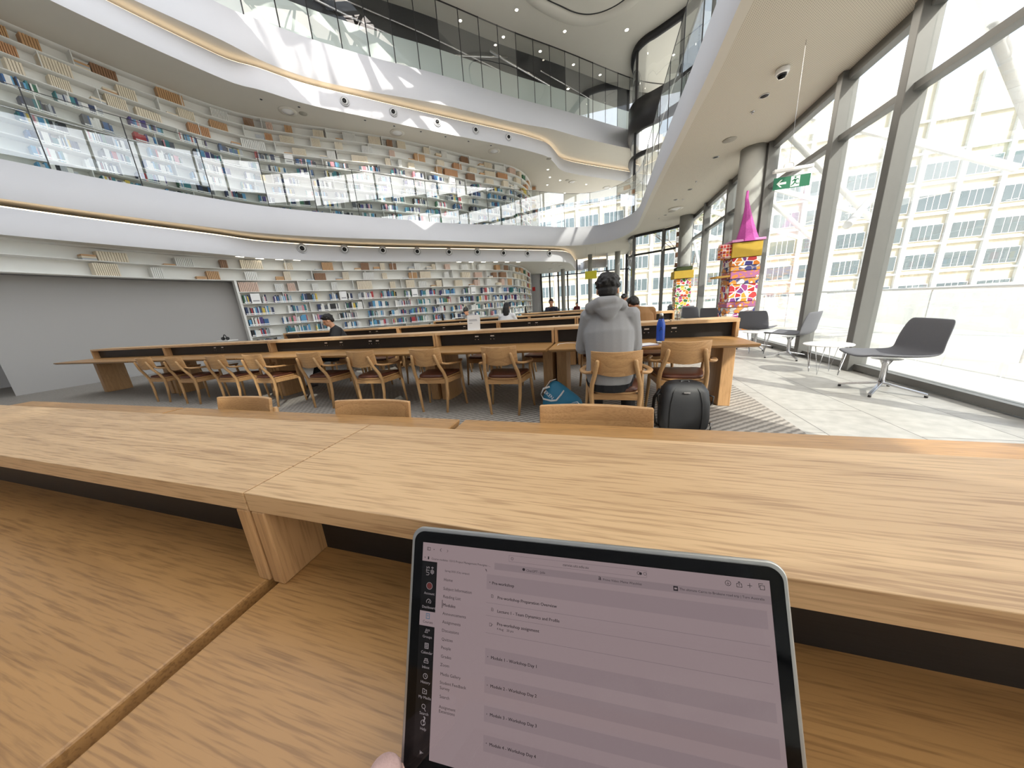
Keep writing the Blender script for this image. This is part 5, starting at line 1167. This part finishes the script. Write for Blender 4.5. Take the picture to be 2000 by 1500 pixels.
def fit(proto, px, py, z, label, group, sc_=1.0):
    P = PZ(px, py, z); o = proto if not usedp.get(proto.name) else copy_tree(proto)
    if o is proto: usedp[proto.name] = 1
    o.location = (P[0], P[1], z-.001); o['label'] = label; o['group'] = group; o.scale = (sc_,)*3; return o
where1 = 'in the perforated soffit over the aisle'
for k, (x, y) in enumerate([(1493,187),(1398,307),(1348,370),(1320,390),(1300,420)]): fit(dk, x, y, Z1, 'dark recessed light, %s counting away from the camera, %s' % (ordn(k), where1), 'dark recessed lights in the aisle soffit')
for k, (x, y) in enumerate([(1425,273),(1312,413)]): fit(sp, x, y, Z1, 'round flush ceiling speaker %s, %s one' % (where1, ['nearer', 'farther'][k]), 'flush ceiling speakers')
for k, (x, y) in enumerate([(1470,218),(1360,354),(1334,389),(1287,426),(1270,452)]): fit(sk, x, y, Z1, 'small sprinkler, %s counting away from the camera, %s' % (ordn(k), where1), 'sprinklers in the aisle soffit')
fit(df, 1320, 407, Z1, 'splayed black air diffuser in the aisle soffit', 'air diffusers')
for k, (x, y) in enumerate([(562,217),(776,259),(965,295)]): fit(df, x, y, Z2B, 'round air diffuser, %s from the left in the ceiling above the upstairs books' % ordn(k), 'air diffusers', 1.1)
for k, (x, y) in enumerate([(1118,355),(1185,366)]): fit(df, x, y, Z2B, 'round air diffuser, %s one past the curved upstairs bookcase end' % ['nearer', 'farther'][k], 'air diffusers')
for k, (x, y) in enumerate([(592,222),(1072,310),(1108,352)]): fit(sp, x, y, Z2B, 'round flush speaker, %s from the left in the upstairs ceiling' % ordn(k), 'flush ceiling speakers')
for k, (x, y) in enumerate([(1070,331),(1074,346),(1094,352),(1145,360),(1191,368),(1069,361),(1103,377),(1148,383),(1066,394)]): fit(dl, x, y, Z2B, 'lit downlight, %s of nine in the ceiling past the curved upstairs bookcase' % ordn(k), 'lit downlights upstairs', 1.1)
for k, (x, y) in enumerate([(510,194),(584,209),(713,235),(770,246),(822,257),(870,267),(915,276),(959,284)]): fit(dk, x, y, Z2B, 'small dark slot light, %s from the left near the upper bulkhead edge' % ordn(k), 'small slot lights near the upper bulkhead', .7)
for k, (x, y) in enumerate([(1009,19),(1103,61),(1224,58),(899,40),(983,72),(1055,100),(1120,126),(1172,146)]): fit(dl, x, y, Z2C, 'lit downlight, %s listed in the topmost ceiling' % ordn(k) if k != 2 else 'larger lit downlight of the topmost ceiling near the glazed corner', 'lit downlights of the top ceiling', 1.6 if k == 2 else 1.25)
for k, (x, y) in enumerate([(1082,514),(1096,519),(1076,525)]): fit(df, x, y, Z1B, 'dark air diffuser, %s one in the low ceiling beside the bookcase end' % ordn(k), 'air diffusers', .7)
slot = MB().box(-.11, .11, -.03, .03, -.006, 0).build('slot_light', emis('slot_lens', (1, .93, .8, 1), 6)); first = True
for k, x in enumerate([469,507,545,579,611,638,664,694,722,749,775,800,824,848,872,896,920,944,968,990,1012]):
    y = 503+min(1, (x-437)/300)*6.5; P, tg = hit(away(pE1, .10), x, y); o = slot if first else slot.copy()
    if not first: COL.objects.link(o)
    first = False; o.location = (P[0], P[1], Z1B-.0005); o.rotation_euler = (0, 0, math.atan2(tg[1], tg[0])); tag(o, 'small lit slot light, %s from the left above the ground floor books' % ordn(k), 'ceiling light', 'slot lights above the ground floor books')
# dome camera
dc = empty('security_camera', (*PZ(1529, 134, Z1)[:2], Z1-.0005), 'white dome security camera hanging from the aisle soffit', 'camera')
MB().lathe([(0, 0), (.075, 0), (.08, -.01), (.08, -.05), (.066, -.068), (.0, -.068)], 28).build('housing', WHITEP, dc); MB().lathe([(.056, -.066), (.053, -.09), (.035, -.112), (0, -.12)], 24).build('dome', GLO, dc)
# exit sign
P = PY(1509, 360, 5.6); ex = empty('exit_sign', (P[0], 5.6, 0), 'hanging green exit sign with white arrow and running figure', 'sign')
zc = P[2]; EG = mat('sign_green', srgb(20, 92, 62), .4, emit=(.01, .12, .07, 1), estr=.35); SW_ = mat('sign_white', srgb(225, 235, 228), .5)
MB().box(0, .42, -.006, .006, zc-.085, zc+.075).build('clear_panel', GLASS, ex); MB().box(.005, .415, -.010, -.0065, zc-.08, zc+.065).build('green_panel', EG, ex)
MB().box(-.01, .43, -.03, .03, zc+.13, zc+.17).build('housing', WHITEP, ex, bevel=.008)
a_ = MB(); yy = -.0115
def flat(pts, mb): mb.add([(p[0], yy, zc+p[1]) for p in pts], [tuple(range(len(pts)))])
flat([(.04, -.01), (.085, .035), (.105, .035), (.072, .003), (.15, .003), (.15, -.023), (.072, -.023), (.105, -.055), (.085, -.055)], a_); a_.build('arrow', SW_, ex)
d_ = MB(); flat([(.20, -.07), (.30, -.07), (.30, .058), (.20, .058)], d_); d_.build('doorway', SW_, ex)
yy = -.0125; f_ = MB(); flat([(.247+.012*math.cos(a), .042+.012*math.sin(a)) for a in np.linspace(0, 2*PI, 12)[:-1]], f_)
for q in ([(.235, .025), (.262, .022), (.262, -.015), (.24, -.012)], [(.24, .025), (.215, .008), (.212, -.008), (.222, -.004), (.25, .01)], [(.255, .02), (.275, .028), (.292, .012), (.284, .006), (.272, .015), (.258, .005)], [(.24, -.01), (.225, -.035), (.202, -.05), (.206, -.06), (.236, -.046), (.254, -.02)], [(.25, -.015), (.272, -.03), (.296, -.03), (.296, -.04), (.268, -.042), (.244, -.024)]): flat(q, f_)
f_.build('running_figure', EG, ex)
MB().tube([(.10, 0, zc+.165), (.11, 0, zc+.22), (.16, 0, zc+.24), (.21, 0, zc+.22), (.22, 0, zc+.165)], .004, 8).build('hanger_loop', CHROME, ex); MB().tube([(.16, 0, zc+.24), (.16, 0, Z1)], .0025, 6).build('wire', CHROME, ex)
# yellow hanging sign, fire sign
P = PY(1154, 537, 19.4); o = MB().box(-.33, .33, -.01, .01, -.22, .22).build('panel', mat('yellow_sign', srgb(206, 196, 44), .5), None); ys = empty('hanging_sign', (P[0], 19.4, P[2]), 'plain yellow sign hanging under the low ceiling above the hoodie', 'sign'); o.parent = ys
MB().tube([(-.25, 0, .21), (-.25, 0, Z1-P[2]+.01)], .004, 6).build('wire', CHROME, ys); MB().tube([(.25, 0, .21), (.25, 0, Z1-P[2]+.01)], .004, 6).build('wire', CHROME, ys)
q, d = C1.at(C1.L-.05); o = MB().box(-.11, .11, -.01, .01, -.14, .14).build('fire_sign', mat('sign_red', srgb(190, 40, 40), .5)); o.location = (q[0]+.18, q[1]-.06, 2.32); tag(o, 'small red sign at the far end of the ground floor bookcase', 'sign')
# phone on the niche shelf
P = PY(447, 665, 6.9); sh_ = MB().box(-.5, .3, -.15, .15, -.012, .012).build('niche_shelf', SHELFW); sh_.location = (P[0]-.1, 6.9, P[2]); tag(sh_, 'narrow white shelf in the grey niche left of the bookcase', 'shelf')
hp = empty('headset', (P[0]-.05, 6.85, P[2]+.0125), 'black headset on the niche shelf beside the end panel', 'headset')
MB().tube([(-.09+.18*k/8, .0, .06+.12*math.sin(PI*k/8)) for k in range(9)], .012, 8).build('headband', BLACK, hp)
for s_ in (-1, 1): MB().lathe([(0, 0), (.05, 0), (.055, .02), (.04, .04), (0, .04)], 18, 0, Matrix.Translation((s_*.09, 0, .058)) @ Matrix.Rotation(s_*PI/2, 4, 'Y')).build('ear_cup', BLACK, hp)

# ================================================================== OUTSIDE
pl = mat('pale_paving', srgb(196, 192, 184), .7, noise=.06, nscale=2)
slab_poly('floor_terrace', [(3.5, -30), (60, -30), (60, 60), (-30, 60), (-30, NORTH+.2), (1.7, NORTH+.2), (1.7, 17.3), (3.5, 15.4)], -.06, pl)
CREAM = mat('cream_stone', srgb(206, 196, 172), .85, noise=.06, nscale=.8); WING = mat('window_glass_dark', srgb(96, 108, 112), .12, spec=.8); WFR = mat('window_frame_white', srgb(222, 222, 220), .5)
def building(x0, x1, y, z0, z1, label, rz=0.0, nmax=90):
    t = empty('office_building', (x0, y, 0), label, 'building', None, rz); W_ = x1-x0
    MB().box(0, W_, 0, 12, z0, z1).build('wall', CREAM, t)
    zs_ = [-1.5, 1.9, 5.0, 8.15, 11.3, 14.4, 17.5]; bay = 3.4; nb = int(W_/bay)
    for zf in zs_: MB().box(0, W_, -.25, 0, zf-.35, zf-.15).build('ledge', WFR, t)
    for k in range(nb+1): MB().box(k*bay-.2, k*bay+.2, -.3, 0, z0, z1).build('pier', WFR, t)
    pf = None; cnt = 0
    for zf in zs_[:-1]:
        for k in range(nb):
            if cnt >= nmax: break
            if pf is None:
                m_ = MB().box(.35, 3.05, -.12, -.02, .15, 1.85, 0); m_.box(.42, 1.12, -.14, -.10, .22, 1.78, 1).box(1.2, 1.66, -.14, -.10, .22, 1.78, 1).box(1.74, 2.2, -.14, -.1, .22, 1.78, 1).box(2.28, 2.98, -.14, -.10, .22, 1.78, 1)
                pf = m_.build('window', [WFR, WING], t); o = pf
            else: o = pf.copy(); COL.objects.link(o); o.parent = t
            o.location = (k*bay, 0, zf); cnt += 1
    return t
building(-14, 46, 50, -4, 21, 'cream office block with rows of white framed windows, seen through the glazing')
building(-40, 40, -34, -1, 20, 'cream block across the street behind the camera', 0, 0)
# white canopy struts and glass canopy outside the window wall
for k, (a, b_) in enumerate([((3.9, 9.5, 4.6), (7.5, 12.5, 3.0)), ((3.9, 12.0, 4.6), (8, 15.5, 2.6)), ((4.2, 15, 5.2), (7, 18.5, 2.4)), ((4.6, 8.2, 2.3), (8.4, 13.5, 4.2)), ((4.4, 17.5, 2.4), (5.5, 24, 5)), ((4.2, 6.0, 4.4), (8.6, 9.6, 2.7)), ((3.6, 18.6, 3.0), (6.5, 24, 4.6))]):
    o = MB().tube([a, b_], .07, 10).build('canopy_strut', WHITEP); tag(o, 'slanting white canopy strut outside the windows', 'strut', 'white canopy struts outside')
cp = empty('glass_canopy', (0, 0, 0), 'slanting glass and white steel canopy outside the window wall', 'canopy')
for j in range(5):
    y0 = 6+j*4
    MB().add([(4.0, y0, 5.2), (8.5, y0+.4, 3.3), (8.5, y0+4.2, 3.3), (4.0, y0+3.9, 5.2)], [(0, 1, 2, 3)]).build('glass_panel', GLASS, cp)
    MB().bar((4.0, y0, 5.25), (8.6, y0+.4, 3.35), .09, .14).build('beam', WHITEP, cp)
rl = empty('railing', (0, 0, 0), 'pale terrace railing outside the windows', 'railing')
MB().tube([(5.6, -6, 1.0), (5.6, 23, 1.0)], .025, 8).build('rail', WHITEP, rl)
for k in range(20): MB().tube([(5.6, -6+k*1.5, -.05), (5.6, -6+k*1.5, 1.0)], .015, 6).build('post', WHITEP, rl)
MB().box(5.595, 5.605, -6, 23, .1, .95).build('glass_panel', GLASS, rl)
# bare street trees that dapple the sunlight
def tree(x, y, z, h, lb, seed, leaves=2):
    r_ = random.Random(seed); t = empty('bare_tree', (x, y, z), lb, 'tree'); mb = MB(); tips = []
    def br(p, d, ln, rad, lv):
        q = p+d*ln; mid = p+d*ln*.5+Vector((r_.uniform(-.1, .1), r_.uniform(-.1, .1), 0))*ln*.4
        mb.tube([p, mid, q], [rad, rad*.85, rad*.65], 6 if lv < 3 else 4, cap=False)
        if lv >= 5: tips.append(q); return
        for k in range(r_.choice([2, 3]) if lv else 4):
            nd = (d+Vector((r_.uniform(-1, 1), r_.uniform(-1, 1), r_.uniform(-.25, .6)))*.75).normalized(); br(q, nd, ln*r_.uniform(.6, .82), rad*.62, lv+1)
    br(Vector((0, 0, 0)), Vector((0, 0, 1)), h*.34, h*.011, 0)
    mb.build('branches', mat('bark', srgb(92, 80, 70), .9), t)
    lm = MB()
    for q in tips:
        for k in range(leaves):
            c = q+Vector((r_.uniform(-.5, .5), r_.uniform(-.5, .5), r_.uniform(-.4, .4))); u = Vector((r_.uniform(-1, 1), r_.uniform(-1, 1), r_.uniform(-1, 1))).normalized()*.16; v = u.orthogonal().normalized()*.11
            lm.add([c-u, c+v, c+u, c-v], [(0, 1, 2, 3)])
    o = lm.build('leaves', mat('leaf', srgb(98, 104, 60), .8), t); o['kind'] = 'stuff'
tree(8.2, -4.6, -.05, 33, 'tall street tree outside the windows nearest the camera', 3, 3); tree(8.8, 7.5, -.05, 8, 'street tree outside halfway along the window wall', 5, 1); tree(7.0, 30, -.05, 9, 'street tree beyond the far glazing', 8)
for k, (a, b_) in enumerate([((-9, 7.2, 12.4), (-1.4, 10.1, 12.4)), ((-9, 9.9, 12.4), (-2.5, 6.9, 12.4)), ((-6.8, 6.5, 12.4), (-5.6, 10.6, 12.4)), ((-3.9, 6.5, 12.5), (-3.3, 10.6, 12.5)), ((-8.4, 6.2, 12.6), (-6.9, 10.2, 12.6)), ((-8.6, 8.6, 12.7), (-1.0, 8.0, 12.7)), ((-5.2, 5.8, 12.8), (-2.0, 10.2, 12.8))]):  # unseen beams added to break the sun on the upper band into patches
    o = MB().bar(a, b_, .16, .3).build('shadow_beam', WHITEP); tag(o, 'added beam above the ceiling opening, breaking up the sunlight', 'beam', 'added beams over the ceiling opening')
